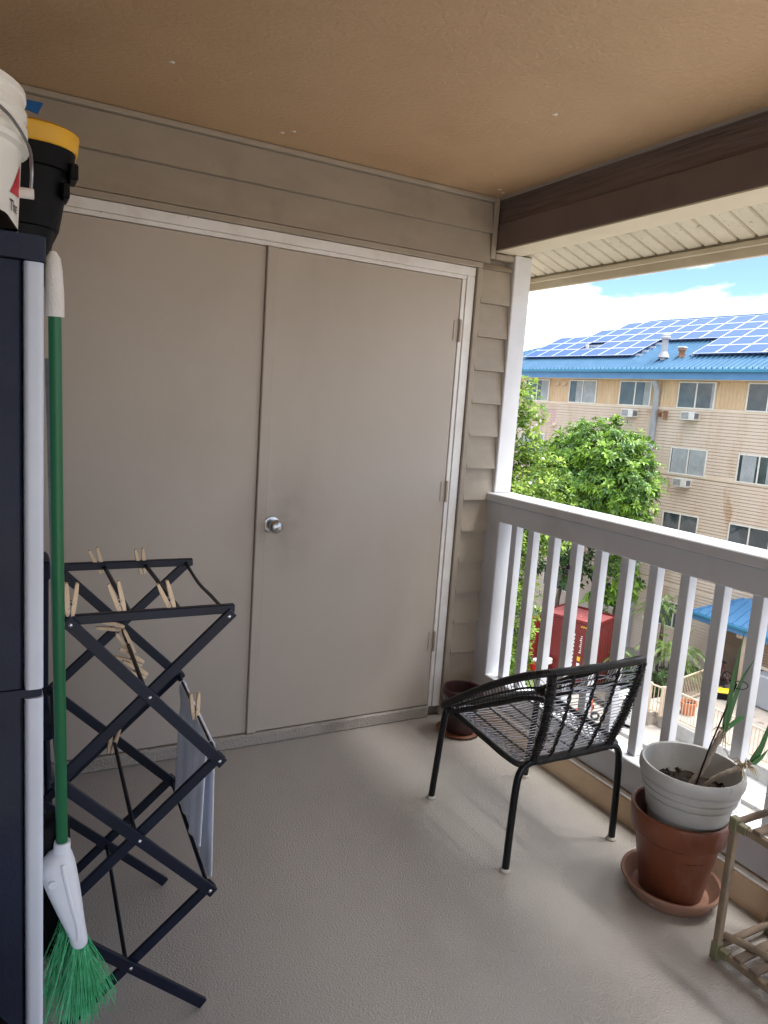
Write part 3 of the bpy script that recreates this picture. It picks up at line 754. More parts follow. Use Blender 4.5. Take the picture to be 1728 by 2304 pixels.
# ------------------------------------------------------------------ wicker chair
ch = thing('wicker_chair', 'low black wicker tub chair on metal legs facing the doors', 'chair', (.757, -.90, 0))
cxm = .757
def mir(p): return (2 * cxm - p[0], p[1], p[2])
def wrap_tube(pts, r, pitch=.0062, depth=.10, n=10):
    """tube wound round with strand: ribbed radius along the path"""
    pts = [Vector(p) for p in pts]
    seg = [0]
    for a, b in zip(pts[:-1], pts[1:]): seg.append(seg[-1] + (b - a).length)
    L = seg[-1]; N = max(4, int(L / (pitch / 3))); out = []; rr = []; j = 0
    for i in range(N + 1):
        s = L * i / N
        while j < len(seg) - 2 and seg[j + 1] < s: j += 1
        t = (s - seg[j]) / max(1e-9, seg[j + 1] - seg[j])
        out.append(pts[j].lerp(pts[j + 1], min(1, t)))
        ph = (i % 3)
        rr.append(r * (1 - depth if ph == 0 else 1.0 + .02 * math.sin(s * 60)))
    return MB().tube(out, rr, n)
# legs
def leg(pts, foot):
    o = MB().tube(curve(pts, 8), .0125, 14).build('leg', 'chair_metal', ch)
    MB().lathe([(0, .0), (.0175, 0), (.019, .004), (.016, .010), (.0128, .012)], foot, 20).build('foot_cap', 'foot_cap', o)
RN = [(.516, -1.149, .004), (.520, -1.149, .17), (.527, -1.149, .305), (.540, -1.149, .352), (.566, -1.149, .372), (.61, -1.149, .375)]
leg(RN, (.516, -1.149, 0)); leg([mir(p) for p in RN], mir((.516, -1.149, 0)))
FN = [(.525, -.665, .004), (.527, -.68, .15), (.530, -.695, .30), (.533, -.703, .365), (.540, -.705, .385)]
leg(FN, (.525, -.665, 0)); leg([mir(p) for p in FN], mir((.525, -.665, 0)))
wrap_tube([(.60, -1.149, .375), (.757, -1.150, .374), (.915, -1.149, .375)], .0150).build('rear_rail', 'wicker_black', ch)
wrap_tube([(.535, -.705, .385), (.64, -.690, .388), (.757, -.686, .389), (.875, -.690, .388), (.979, -.705, .385)], .014).build('front_rail', 'wicker_black', ch)
SN = [(.533, -.71, .385), (.526, -.80, .393), (.524, -.95, .386), (.525, -1.08, .376), (.540, -1.135, .369), (.575, -1.150, .370)]
wrap_tube(curve(SN, 8), .0115).build('seat_rail', 'wicker_black', ch)
wrap_tube(curve([mir(p) for p in SN], 8), .0115).build('seat_rail', 'wicker_black', ch)
# hoop that is armrest and back in one
HN = [(.530, -.690, .392), (.519, -.735, .422), (.515, -.869, .512), (.513, -.999, .595), (.516, -1.12, .664), (.532, -1.195, .702), (.575, -1.232, .716), (.66, -1.242, .719), (.757, -1.244, .719)]
hoop = HN + [mir(p) for p in HN[-2::-1]]
wrap_tube(curve(hoop, 8), .0135).build('arm_hoop', 'wicker_black', ch)
LA = [(.532, -.705, .388), (.527, -.77, .402), (.530, -.83, .432), (.534, -.93, .488), (.540, -1.008, .530), (.556, -1.12, .590), (.568, -1.19, .610)]
wrap_tube(curve(LA, 8), .0095).build('lower_arm', 'wicker_black', ch)
wrap_tube(curve([mir(p) for p in LA], 8), .0095).build('lower_arm', 'wicker_black', ch)
# back posts (wound bundles) and three twisted ropes
def back_pt(t, v):
    """t 0..1 across the back, v 0..1 from rail to hoop"""
    b = Vector((.590 + .335 * t, -1.149, .385)); tp = Vector((.560 + .394 * t, -1.238 + .010 * (2 * t - 1) ** 2, .708))
    p = b.lerp(tp, v); p.y -= .012 * math.sin(math.pi * v); return p
def twisted(p0, p1, fn=None, r=.0045, tw=55, parent=ch, name='rope', m='wicker_black'):
    N = 36; A = MB()
    for s in (0, math.pi):
        pts = []
        for i in range(N + 1):
            v = i / N; p = fn(v) if fn else Vector(p0).lerp(Vector(p1), v)
            a = v * tw * .55 + s
            pts.append(p + Vector((math.cos(a), math.sin(a), 0)) * r * .8)
        A.tube(pts, r * .75, 5)
    return A.build(name, m, parent)
for t in (0.0, 1.0):
    A = MB()
    for k, (dx, dy) in enumerate(((-.010, 0), (.010, 0), (0, -.009), (0, .009), (-.006, -.006), (.007, .006))):
        A.tube([back_pt(t, v / 12) + Vector((dx + .002 * math.sin(v * 2 + k), dy + .002 * math.cos(v * 1.7 + k), 0)) for v in range(13)], .0062, 6)
    for v in range(3, 24):
        c = back_pt(t, v / 25)
        A.tube([c + Vector((.0175 * math.cos(a), .0165 * math.sin(a), .004 * math.sin(a + v))) for a in [i * 6.283 / 10 for i in range(10)]], .0022, 4, closed=True)
    A.build('back_post', 'wicker_black', ch)
for t in (.21, .46, .71): twisted(None, None, lambda v, t=t: back_pt(t, .0 + v), r=.0052)
rg = random.Random(11)
A = MB()
for i in range(22):
    v = .035 + i * .042
    if v > .97: break
    sag = rg.uniform(-.010, .010) if v < .72 else rg.uniform(-.03, .02)
    pts = []
    for k in range(13):
        t = k / 12; p = back_pt(t, max(.01, min(.985, v + sag * math.sin(math.pi * t * rg.choice((1, 1, 2))) + rg.uniform(-.001, .001))))
        p.y += .0015 * (1 if (k + i) % 2 else -1); pts.append(p)
    A.tube(pts, rg.uniform(.0014, .0021), 4, cap=False)
# loose flattened strands near the top
for i in range(11):
    t0 = rg.uniform(0, .8); t1 = t0 + rg.uniform(.12, .3); v0 = rg.uniform(.72, .93)
    A.tube([back_pt(t0, v0), back_pt((t0 + t1) / 2, v0 + rg.uniform(-.03, .03)), back_pt(min(1, t1), v0 + rg.uniform(-.06, .05))], rg.uniform(.002, .0034), 4, cap=False)
tag(A.build('back_weave', 'strand_grey', ch), kind='stuff')
# side panels between hoop and lower arm
for sgn in (0, 1):
    A = MB(); hc = curve(HN, 8); lc = curve(LA, 8)
    T = (lambda p: p) if sgn == 0 else (lambda p: Vector(mir(p)))
    for i in range(26):
        u = .08 + .86 * i / 25
        h = hc[int(u * 40)]; l_ = lc[int(u * 47)]
        h = min(hc[:48], key=lambda q: abs(q.y - (-.74 - .46 * u))); l_ = min(lc, key=lambda q: abs(q.y - (-.74 - .45 * u)))
        A.tube([T(h), T(h.lerp(l_, .5) + Vector((.003, 0, 0))), T(l_)], .0019, 4, cap=False)
    mid = [T(min(hc[:48], key=lambda q: abs(q.y - y)).lerp(min(lc, key=lambda q: abs(q.y - y)), .52)) for y in [-.76 - .44 * k / 20 for k in range(21)]]
    A.tube(mid, .0042, 6)
    for i in range(10):   # knotted loops at the front joint
        c = T(Vector((.528 + rg.uniform(-.008, .004), -.715 + rg.uniform(-.03, .02), .392 + rg.uniform(-.015, .03)))); rr = rg.uniform(.012, .024); a0 = rg.uniform(0, 6)
        A.tube([c + Vector((.006 * math.sin(2 * a + a0), rr * math.cos(a), rr * math.sin(a))) for a in [k * 6.283 / 12 for k in range(12)]], .0014, 4, closed=True)
    tag(A.build('side_weave', 'wicker_black', ch), kind='stuff')
# seat
def seat_pt(t, v):
    """t across (near to far side), v front to rear"""
    y = -.70 - .445 * v; e = .527 + .010 * max(0, v - .85) / .15 + .004 * (1 - v)
    z = .389 - .020 * v - .020 * math.sin(math.pi * t) * (.5 + .5 * math.sin(math.pi * v))
    return Vector((e + (2 * (cxm - e)) * t, y, z))
A = MB()
for i in range(27):
    v = .02 + .955 * i / 26 + rg.uniform(-.004, .004)
    pts = [seat_pt(k / 14, min(.99, max(.01, v + rg.uniform(-.002, .002)))) + Vector((0, 0, .0012 * (1 if (k + i) % 2 else -1))) for k in range(15)]
    A.tube(pts, rg.uniform(.0014, .0021), 4, cap=False)
tag(A.build('seat_weave', 'strand_grey', ch), kind='stuff')
for t in (.21, .40, .62, .82): twisted(None, None, lambda v, t=t: seat_pt(t, .01 + .98 * v), r=.0040, tw=80)
for te in (0, 1):
    A = MB()
    for k in range(5):
        A.tube([seat_pt(.02 + .024 * k if te == 0 else .98 - .024 * k, v / 30) + Vector((0, 0, .004 * (1 if (v + k) % 2 else -1))) for v in range(31)], .0026, 4)
    tag(A.build('edge_weave', 'strand_grey', ch), kind='stuff')

# ------------------------------------------------------------------ pots
pc = Vector((.957, -1.446, 0))
sa = tag(MB().lathe([(0, .0), (.120, 0), (.128, .004), (.146, .036), (.150, .040), (.157, .052), (.156, .058), (.146, .056), (.138, .044), (.122, .018), (.118, .014), (0, .013)], pc, 48, .004).build('pot_saucer', 'saucer_clay'),
         'round pale clay saucer under the terracotta pot', 'saucer')
tc_ = Vector((.962, -1.442, .0135))
tp = thing('terracotta_pot', 'weathered terracotta pot standing in a clay saucer', 'pot', tc_)
MB().lathe([(0, 0), (.094, 0), (.098, .004), (.130, .192), (.133, .198), (.143, .204), (.146, .208), (.151, .272), (.149, .279), (.143, .281), (.138, .276), (.132, .20), (.095, .06), (0, .06)], tc_, 56, .003).build('shell', 'terracotta', tp)
MB().lathe([(.124, .160), (.06, .168), (0, .166)], tc_, 32, .02).build('soil', 'soil', tp)
wc = Vector((.984, -1.447, .1815))
wp = thing('planter', 'grey white plastic planter nested in the terracotta pot', 'pot', wc)
MB().lathe([(0, 0), (.100, 0), (.106, .004), (.118, .085), (.1195, .100), (.1165, .102), (.1165, .105), (.1260, .108), (.1310, .140), (.1325, .158), (.1290, .160), (.1290, .164), (.1410, .167), (.1440, .172), (.1445, .186),
            (.1410, .189), (.1410, .192), (.1490, .195), (.1515, .210), (.1490, .214), (.1560, .219), (.1595, .229), (.1605, .241), (.1590, .253), (.1530, .262), (.1460, .260), (.1425, .248), (.130, .16), (.122, .150), (.119, .149), (0, .149)], wc, 64).build('shell', 'stone_plastic', wp)
m = MB()
def soilf(u, v):
    a = 6.283 * u; r = .126 * v
    return (wc.x + r * math.cos(a), wc.y + r * math.sin(a), wc.z + .172 + .014 * (1 - v) + .006 * math.sin(9 * a + 14 * v) * v)
m.grid(soilf, 40, 10)
rg = random.Random(5)
for i in range(70):
    a = rg.uniform(0, 6.28); r = .118 * math.sqrt(rg.random()); s = rg.uniform(.003, .008)
    c = Vector((wc.x + r * math.cos(a), wc.y + r * math.sin(a), wc.z + .183))
    m.obox(c, *(Vector((rg.uniform(-1, 1), rg.uniform(-1, 1), rg.uniform(-1, 1))).normalized() for _ in range(3)), s, s * .7, s * .5)
m.build('soil', 'soil', wp)
pt = thing('potted_plant', 'leggy plant with bare stems and long green blades in the planter', 'plant', (1.0, -1.47, .35))
P3 = lambda x, z, y=-1.50: Vector((x, y, z))
s1 = curve([P3(.955, .345, -1.455), P3(.965, .40, -1.47), P3(.985, .445, -1.485), P3(1.012, .52, -1.495), P3(1.038, .565), P3(1.046, .585)], 7)
MB().tube(s1, [.0075 + .0035 * (i / len(s1)) + .0015 * math.sin(i * 1.7) for i in range(len(s1))], 10).build('stem', 'dry_stem', pt)
s2 = curve([P3(1.01, .345, -1.46), P3(1.035, .40, -1.49), P3(1.06, .435, -1.52), P3(1.10, .462, -1.545), P3(1.112, .478, -1.555)], 7)
MB().tube(s2, [.0065 + .003 * (i / len(s2)) + .0012 * math.sin(i * 1.9) for i in range(len(s2))], 10).build('stem', 'dry_stem', pt)
def blade(pts, w, m_='leaf_blade', name='leaf', tip=True):
    c = curve(pts, 8); A = MB(); n = len(c); b = len(A.v)
    for i, p in enumerate(c):
        t = i / (n - 1); d = (c[min(i + 1, n - 1)] - c[max(i - 1, 0)]).normalized()
        sd = d.cross(Vector((.35, 1, 0))).normalized()
        ww = w * (min(1, t * 6 + .5) * (1 - t ** 2.2) if tip else 1) * .5
        nn = sd.cross(d).normalized()
        A.v += [tuple(p - sd * ww - nn * ww * .35), tuple(p + nn * .0), tuple(p + sd * ww - nn * ww * .35)]
    for i in range(n - 1):
        for k in range(2): A.face((b + i * 3 + k, b + i * 3 + k + 1, b + i * 3 + 4 + k, b + i * 3 + 3 + k), True)
    return A.build(name, m_, pt)
blade([P3(1.036, .575), P3(1.040, .65), P3(1.050, .77), P3(1.072, .902)], .021)
blade([P3(1.042, .58), P3(1.062, .66), P3(1.092, .735), P3(1.144, .797)], .019)
blade([P3(1.045, .575), P3(1.085, .592), P3(1.120, .606)], .020, tip=False)
blade([P3(1.033, .57, -1.508), P3(1.030, .63, -1.51), P3(1.036, .72, -1.508)], .014)
blade([P3(1.112, .475, -1.555), P3(1.135, .51, -1.56), P3(1.160, .59, -1.565), P3(1.175, .66, -1.57)], .024)
blade([P3(1.112, .475, -1.562), P3(1.14, .495, -1.568), P3(1.168, .52, -1.572)], .018)
blade([P3(1.112, .475, -1.552), P3(1.15, .53, -1.556), P3(1.185, .60, -1.558)], .018)
rg = random.Random(9)
for base, nn in ((P3(1.040, .565), 10), (P3(1.095, .463, -1.545), 18)):
    for i in range(nn):
        d = Vector((rg.uniform(-1, 1), rg.uniform(-1, 1), rg.uniform(-1, .5))).normalized() * rg.uniform(.025, .06)
        blade([base + d * .1, base + d * .5 + Vector((0, 0, .01)), base + d + Vector((0, 0, -.012))], rg.uniform(.004, .009), 'dry_leaf', 'dry_leaf')
stake = tag(MB().tube([(.955, -1.48, .35), (.985, -1.497, .52), (1.068, -1.50, .72)], .0026, 8).build('plant_stake', 'black_plastic'), 'thin black stake in the planter beside the green blades', 'stake')
ring = tag(MB().tube([(1.088 + .024 * math.cos(a), -1.50 + .02 * math.sin(a), .712 + .006 * math.sin(a + 1)) for a in [i * 6.283 / 24 for i in range(24)]], .0015, 6, closed=True).build('plant_tie', 'black_plastic'), 'black wire loop tied round the green blades', 'tie')

# maroon pot in the corner behind the chair
kc = Vector((.968, -.205, .012))
kp = thing('corner_pot', 'dark maroon glazed pot in the corner by the doors', 'pot', kc)
MB().lathe([(0, 0), (.066, 0), (.070, .004), (.084, .165), (.094, .170), (.097, .200), (.094, .205), (.086, .203), (.078, .15), (.06, .10), (0, .10)], kc, 44, .004).build('shell', 'maroon_glaze', kp)
MB().lathe([(.078, .150), (.04, .156), (0, .154)], kc, 30).build('soil', 'soil', kp)
ks = tag(MB().lathe([(0, 0), (.088, 0), (.104, .010), (.106, .014), (.098, .014), (.085, .0065), (0, .0065)], (.962, -.200, 0), 40).build('corner_saucer', 'terracotta'), 'low brown saucer under the maroon corner pot', 'saucer')

# weathered slatted plant rack at the lower right
pr = thing('plant_rack', 'weathered wooden two tier slatted plant rack at the right edge', 'plant rack', (.97, -2.1, 0))
XA, XB, YA, YB = .838, 1.085, -1.712, -2.52
for x in (XA, XB):
    for y in (YA, YB):
        o = MB().box(x - .0095, x + .0095, y - .0095, y + .0095, .045, .412, .002).build('post', 'weathered_post', pr)
        MB().box(x - .0125, x + .0125, y - .0125, y + .0125, 0, .055, .003).build('connector', 'olive_plastic', pr)
        MB().box(x - .0125, x + .0125, y - .0125, y + .0125, .398, .440, .003).build('connector', 'olive_plastic', pr)
for z in (.034, .418):
    for x in (XA, XB):
        MB().box(x - .0115, x + .0115, YA - .040, YA - .013, z - .012, z + .012, .002).build('connector', 'olive_plastic', pr)
        MB().box(x - .009, x + .009, YB + .013, YA - .0405, z - .010, z + .010, .002).build('rail', 'weathered_post', pr)
    for y in (YA, YB):
        MB().tube([(XA + .013, y, z + .005), (XB - .013, y, z + .005)], .010, 10).build('cross_rail', 'weathered_wood', pr)
    sl = None
    for i in range(14):
        y = YA - .068 - .0515 * i
        if y < YB + .03: break
        tw = rg.uniform(-.004, .004)
        MB().bar((XA - .011, y - tw, z + .0165), (XB + .011, y + tw, z + .0165), .026, .0115, bev=.0025).build('slat', 'weathered_wood', pr)
stick = tag(MB().tube([(.872, -1.695 - .012, .0620), (.90, -1.79, .0645), (.935, -1.93, .0640), (.95, -2.05, .064)], [.0105, .011, .0115, .011], 12).build('stick', 'weathered_post'), 'round wooden stick lying on the lower slats of the plant rack', 'stick')
bc = Vector((.975, -1.785, .4405))
bw = thing('ceramic_bowl', 'blue and white ceramic bowl on the top slats, cut off at the right edge', 'bowl', bc)
MB().lathe([(0, 0), (.030, 0), (.032, .005), (.052, .022), (.062, .045), (.064, .056), (.061, .056), (.05, .03), (0, .012)], bc, 40).build('shell', 'blue_ceramic', bw)

# ------------------------------------------------------------------ the yard below
GZ, TZ = -8.3, -7.85
mat('asphalt', (.30, .27, .24), (.22, .20, .175), rough=.9, scale=.5, bump=.4, bscale=20, spots=(.12, .11, .10), spot_scale=2.2, spot_pos=.66)
mat('terrace_paving', (.36, .31, .26), (.25, .22, .19), rough=.85, scale=1.2, bump=.4, bscale=14, spots=(.16, .14, .12), spot_scale=3, spot_pos=.62)
mat('concrete', (.40, .39, .36), (.30, .29, .27), rough=.85, scale=2, bump=.3, bscale=20, spots=(.18, .17, .16), spot_scale=4, spot_pos=.66)
mat('bed_soil', (.09, .07, .05), (.05, .04, .03), rough=.95, scale=2, bump=.5, bscale=12)
struct('ground', MB().poly([(-700, -700, GZ), (700, -700, GZ), (700, 700, GZ), (-700, 700, GZ)]), 'asphalt')
struct('terrace', MB().box(18.2, 30, -6, 12.75, GZ - .3, TZ).box(17.92, 30, 12.752, 13.6, GZ - .3, TZ - .002), 'terrace_paving')
struct('planting_bed', MB().box(17.6, 25, 13.602, 16, GZ - .3, GZ + .22), 'bed_soil')
struct('gravel_strip', MB().box(16.78, 18.14, -6, 11.2, GZ - .2, GZ + .02), 'concrete')
rw = thing('retaining_wall', 'low grey concrete retaining wall below the beige fence', 'wall', (18.15, 5, GZ))
MB().box(18.05, 18.199, -6, 11.95, GZ - .1, TZ + .03, .02).build('wall_face', 'concrete', rw)
kb = struct('kerb_stone_row', MB().box(16.50, 16.74, -6, 13.2, GZ - .1, GZ + .03), 'concrete')
for i in range(16):
    MB().box(16.51, 16.75, 12.9 - 1.0 * i - .985, 12.9 - 1.0 * i, GZ + .031, GZ + .13, .015).build('kerb_stone', 'concrete', kb)

# ------------------------------------------------------------------ apartment building opposite
mat('far_siding', (.56, .465, .37), (.52, .42, .325), rough=.7, scale=.7, spots=(.38, .26, .165), spot_scale=1.2, spot_pos=.66, stretch=(1, 1, .35), stain=(.44, .30, .19), stain_scale=1.6, stain_amt=.6, stain_stretch=(1, 1, .12))
mat('far_panel', (.58, .43, .27), (.50, .35, .20), rough=.7, scale=2.5, stretch=(1, 1, .2), spots=(.30, .17, .08), spot_scale=5, spot_pos=.66)
mat('far_band', (.64, .54, .42), (.56, .45, .33), rough=.7, scale=1.5)
mat('roof_blue', (.075, .17, .28), (.06, .145, .24), rough=.45, scale=2, spec=.4)
mat('gutter_teal', (.045, .20, .32), (.04, .17, .28), rough=.35, scale=3)
mat('fascia_blue', (.085, .22, .40), (.07, .19, .35), rough=.45, scale=2)
mat('solar_cell', (.014, .062, .225), (.012, .054, .20), rough=.4, scale=3, spec=.08)
mat('alu_frame', (.42, .44, .50), (.37, .39, .44), rough=.4, scale=9)
mat('win_frame', (.66, .64, .58), (.58, .55, .48), rough=.5, scale=6)
mat('win_glass', (.065, .08, .085), (.03, .04, .045), rough=.05, scale=1.1, spec=.6, lo=.4, hi=.6)
mat('curtain', (.34, .36, .36), (.25, .27, .275), rough=.9, scale=3)
mat('ac_white', (.62, .61, .57), (.54, .53, .49), rough=.5, scale=8, spots=(.36, .26, .17), spot_scale=9, spot_pos=.72)
mat('ac_grille', (.16, .17, .18), rough=.5)
mat('pipe_grey', (.36, .37, .40), (.31, .32, .35), rough=.5, scale=4)
mat('rust', (.20, .09, .045), (.28, .17, .11), rough=.85, scale=9)
FA, FD = 4.5418, 25.26
apt = thing('apartment_building', 'long beige sided apartment block with blue metal roof and solar panels', 'building', (FD, 0, 0), RAD(FA))
L = lambda p: ROOTM[apt] @ Vector(p)      # building frame: x into the block, y along its face
S0, S1, TOP = -14.0, 31.2, 3.30
def apart(mb, name, m, parent=apt, kind=None):
    o = mb.build(name, m, parent, world=False)
    if kind: o['kind'] = kind
    return o
apart(MB().box(0, 11.5, S0, S1, GZ - .2, TOP), 'wall', 'far_siding')
# lap siding below the top storey's sills
A = MB(); z = 2.02; lapw = .127
while z > GZ:
    z0 = z - lapw
    if not (-.60 < z - .06 < -.36 or -3.25 < z - .06 < -3.02 or -5.22 < z - .06 < -5.0):
        A.poly([(-.05, S0, z0 + .013), (-.05, S1, z0 + .013), (-.032, S1, z), (-.032, S0, z)]); A.poly([(-.05, S0, z0 + .013), (0.0, S0, z0 + .013), (.0, S1, z0 + .013), (-.05, S1, z0 + .013)])
        A.poly([(-.032, S0, z), (-.032, S1, z), (0, S1, z), (0, S0, z)])
    z = z0
apart(A, 'lap_siding', 'far_siding', kind='stuff')
# ribbed panels of the top storey
A = MB(); s = S0
while s < S1:
    A.poly([(-.004, s, 2.16), (-.022, s + .03, 2.16), (-.022, s + .03, TOP), (-.004, s, TOP)]); A.poly([(-.022, s + .03, 2.16), (-.022, s + .11, 2.16), (-.022, s + .11, TOP), (-.022, s + .03, TOP)])
    A.poly([(-.022, s + .11, 2.16), (-.004, s + .14, 2.16), (-.004, s + .14, TOP), (-.022, s + .11, TOP)])
    A.poly([(-.004, s + .14, 2.16), (-.004, s + .17, 2.16), (-.004, s + .17, TOP), (-.004, s + .14, TOP)])
    s += .17
apart(A, 'ribbed_panel', 'far_panel', kind='stuff')
for z0, z1 in ((2.025, 2.155), (-.60, -.40), (-3.22, -3.04), (-5.21, -5.02)):
    apart(MB().box(-.056, .01, S0, S1, z0, z1, .004), 'band_board', 'far_band')
# windows: frame with two sashes, glass, curtain behind it
def window(s0, s1, z0, z1, cur=None, dark=False):
    f = MB(); t = .055
    f.box(-.075, -.005, s0, s0 + t, z0, z1).box(-.075, -.005, s1 - t, s1, z0, z1).box(-.075, -.005, s0 + t, s1 - t, z0, z0 + t).box(-.075, -.005, s0 + t, s1 - t, z1 - t, z1)
    mid = (s0 + s1) / 2
    f.box(-.070, -.01, mid - .03, mid + .03, z0 + t, z1 - t)
    w = apart(f, 'window', 'win_frame')
    for a, b in ((s0 + t, mid - .03), (mid + .03, s1 - t)):
        apart(MB().box(-.060, -.052, a, b, z0 + t, z1 - t), 'pane', 'win_glass', w)
    if cur:
        for (a, b) in cur:
            A = MB(); n = int((b - a) / .09) + 1
            for i in range(n):
                p = a + (b - a) * i / n; q = a + (b - a) * (i + 1) / n; m_ = (p + q) / 2
                A.poly([(-.0625, p, z0 + t), (-.0655, m_, z0 + t), (-.0655, m_, z1 - t), (-.0625, p, z1 - t)]); A.poly([(-.0655, m_, z0 + t), (-.0625, q, z0 + t), (-.0625, q, z1 - t), (-.0655, m_, z1 - t)])
            apart(A, 'curtain', 'curtain', w)
    return w
rows = [(2.11, 3.19), (-.54, .55), (-3.18, -2.10)]
for r_, (z0, z1) in enumerate(rows):
    for c in range(12):
        s1 = 27.15 - 2.965 * c; s0 = s1 - 1.67
        if s0 < -8: break
        cur = None
        if (r_, c) == (0, 0): cur = [(s0 + .06, s0 + .55)]
        elif (r_, c) == (0, 1): cur = [(s0 + .06, s0 + .78), (s0 + .88, s0 + 1.22)]
        elif (r_, c) == (0, 2): cur = [(s0 + .06, s0 + .36)]
        elif (r_, c) == (0, 3): cur = [(s0 + .06, s0 + .17)]
        elif r_ == 1: cur = [(s0 + .06, s0 + .78), (s0 + .88, s0 + 1.58)] if c % 2 else [(s0 + .06, s0 + .5), (s0 + .95, s0 + 1.5)]
        window(s0, s1, z0, z1, cur)
for s1 in (24.6, 21.3, 18.0, 12.0, 9.0):
    window(s1 - 1.67, s1, -6.86, -5.78)
# eave, gutter, roof
TE, ZE, TR, ZR = -.6, 3.653, 5.2, 6.409
SLP = (ZR - ZE) / (TR - TE); HYP = math.hypot(1, SLP); HS, RE = 32.2, 24.16
apart(MB().box(TE + .03, .3, S0, S1 + .6, 3.22, 3.25), 'eave_soffit', 'far_band')
apart(MB().box(TE, TE + .03, S0, HS - .3, 3.24, 3.50, .004), 'fascia_board', 'fascia_blue')
apart(MB().box(TE - .12, TE - .002, S0, HS - .3, 3.50, 3.635, .02), 'gutter', 'gutter_teal')
rf = MB()
rp = lambda u, s, h=0.0: (TE + u / HYP - h * SLP / HYP, s, ZE + u * SLP / HYP + h / HYP)
UM = (TR - TE) * HYP
rf.poly([rp(0, S0), rp(UM, S0), rp(UM, RE), rp(0, HS)])
rf.poly([(TE, HS, ZE), (TR, RE, ZR), (2 * TR - TE, HS, ZE)])
rf.poly([(TR, S0, ZR), (2 * TR - TE, S0, ZE), (2 * TR - TE, HS, ZE), (TR, RE, ZR)])
roof = apart(rf, 'roof', 'roof_blue')
A = MB(); s = S0
while s < HS - .1:
    um = UM if s < RE else UM * (HS - s) / (HS - RE)
    A.poly([rp(0, s - .03, .002), rp(0, s, .085), rp(um, s, .085), rp(um, s - .03, .002)]); A.poly([rp(0, s, .085), rp(0, s + .03, .002), rp(um, s + .03, .002), rp(um, s, .085)])
    s += .235
o = apart(A, 'roof_rib', 'roof_blue', roof); o['kind'] = 'stuff'
apart(MB().tube([rp(UM, S0, .03), rp(UM, RE, .03)], .09, 8).tube([rp(UM, RE, .03), rp(0, HS, .03)], .06, 8), 'ridge_cap', 'roof_blue', roof)
# solar panels, one object each
pw, ph_, pn = .975, .93, 0
m = MB()
m.box(-ph_ / 2, ph_ / 2, -pw / 2, pw / 2, -.02, .016)
mf = MB()
for a in (-1, 1):
    mf.box(-ph_ / 2, ph_ / 2, a * (pw / 2 - .0), a * (pw / 2 - .032), .0162, .024)
    mf.box(a * ph_ / 2, a * (ph_ / 2 - .032), -pw / 2 + .032, pw / 2 - .032, .0162, .024)
pa = None
ang_r = math.atan(SLP)
for r_, (u0, smin, smax) in enumerate(((1.20, 20.9, 28.0), (2.16, 20.9, 28.4), (3.11, 14, 28.2), (4.06, 14, 26.6), (5.01, 14, 25.1))):
    s = 29.68
    i = 0
    for i in range(40):
        sc_ = 27.52 - .985 * i + .0
        if sc_ < 4: break
        okp = smin < sc_ - .3 and sc_ + .3 < smax
        if r_ < 2 and sc_ < 18.4: okp = True
        if r_ >= 2 and sc_ < 20: okp = True
        if r_ == 1 and 24.3 < sc_ < 25.3: okp = False
        if not okp: continue
        M = Matrix.Translation(rp(u0 + ph_ / 2, sc_, .17)) @ Matrix.Rotation(-ang_r, 4, 'Y')
        if pa is None:
            pa = m.build('solar_panel', 'solar_cell', apt, world=False); pa.matrix_local = M
            pf = mf.build('panel_frame', 'alu_frame', pa, world=False); pf.parent = pa; pf.matrix_local = Matrix()
        else:
            c_ = inst(pa, apt, M); inst(pf, c_, Matrix())
# rails under the panels
for u0 in (1.45, 1.9, 2.4, 2.85, 3.35, 3.8, 4.3, 4.7, 5.2, 5.7):
    if u0 < 3: apart(MB().bar(rp(u0, 20.85, .09), rp(u0, 27.9, .09), .05, .10), 'panel_rail', 'alu_frame'); apart(MB().bar(rp(u0, 4, .09), rp(u0, 18.4, .09), .05, .10), 'panel_rail', 'alu_frame')
    else: apart(MB().bar(rp(u0, 4, .09), rp(u0, 25.2 + (5.2 - u0) * 1.2, .09), .05, .10), 'panel_rail', 'alu_frame')
# roof vents
v = apart(MB().tube([rp(.95, 19.4), Vector(rp(.95, 19.4)) + Vector((0, 0, .95))], .13, 16), 'vent_pipe', 'pipe_grey')
c0 = Vector(rp(.95, 19.4))
apart(MB().lathe([(.15, .86), (.20, .88), (.20, .96), (.16, 1.0), (.17, 1.04), (.12, 1.09), (0, 1.1)], c0, 18), 'cap', 'pipe_grey', v)
apart(MB().lathe([(.13, .36), (.2, .24), (.24, .12)], c0, 16), 'flashing_or_lit_strip', 'pipe_grey', v)  # flashing skirt round the vent pipe
c0 = Vector(rp(1.22, 18.72))
v = apart(MB().lathe([(.13, 0), (.12, .28), (.17, .30), (.17, .37), (.13, .38)], c0, 12), 'vent_pipe', 'rust')
apart(MB().box(c0.x - .16, c0.x + .16, c0.y - .16, c0.y + .16, c0.z + .38, c0.z + .46, .03), 'cap', 'pipe_grey', v)
c0 = Vector(rp(2.6, 25.0)); apart(MB().lathe([(.09, 0), (.09, .28), (.11, .29), (.11, .34), (0, .35)], c0, 12), 'vent_pipe', 'ac_white')
c0 = Vector(rp(UM, 23.0)); apart(MB().tube([c0, c0 + Vector((0, 0, .28))], .02, 6).tube([c0 + Vector((0, -.07, .2)), c0 + Vector((0, .07, .26))], .02, 6), 'aerial', 'pipe_grey')
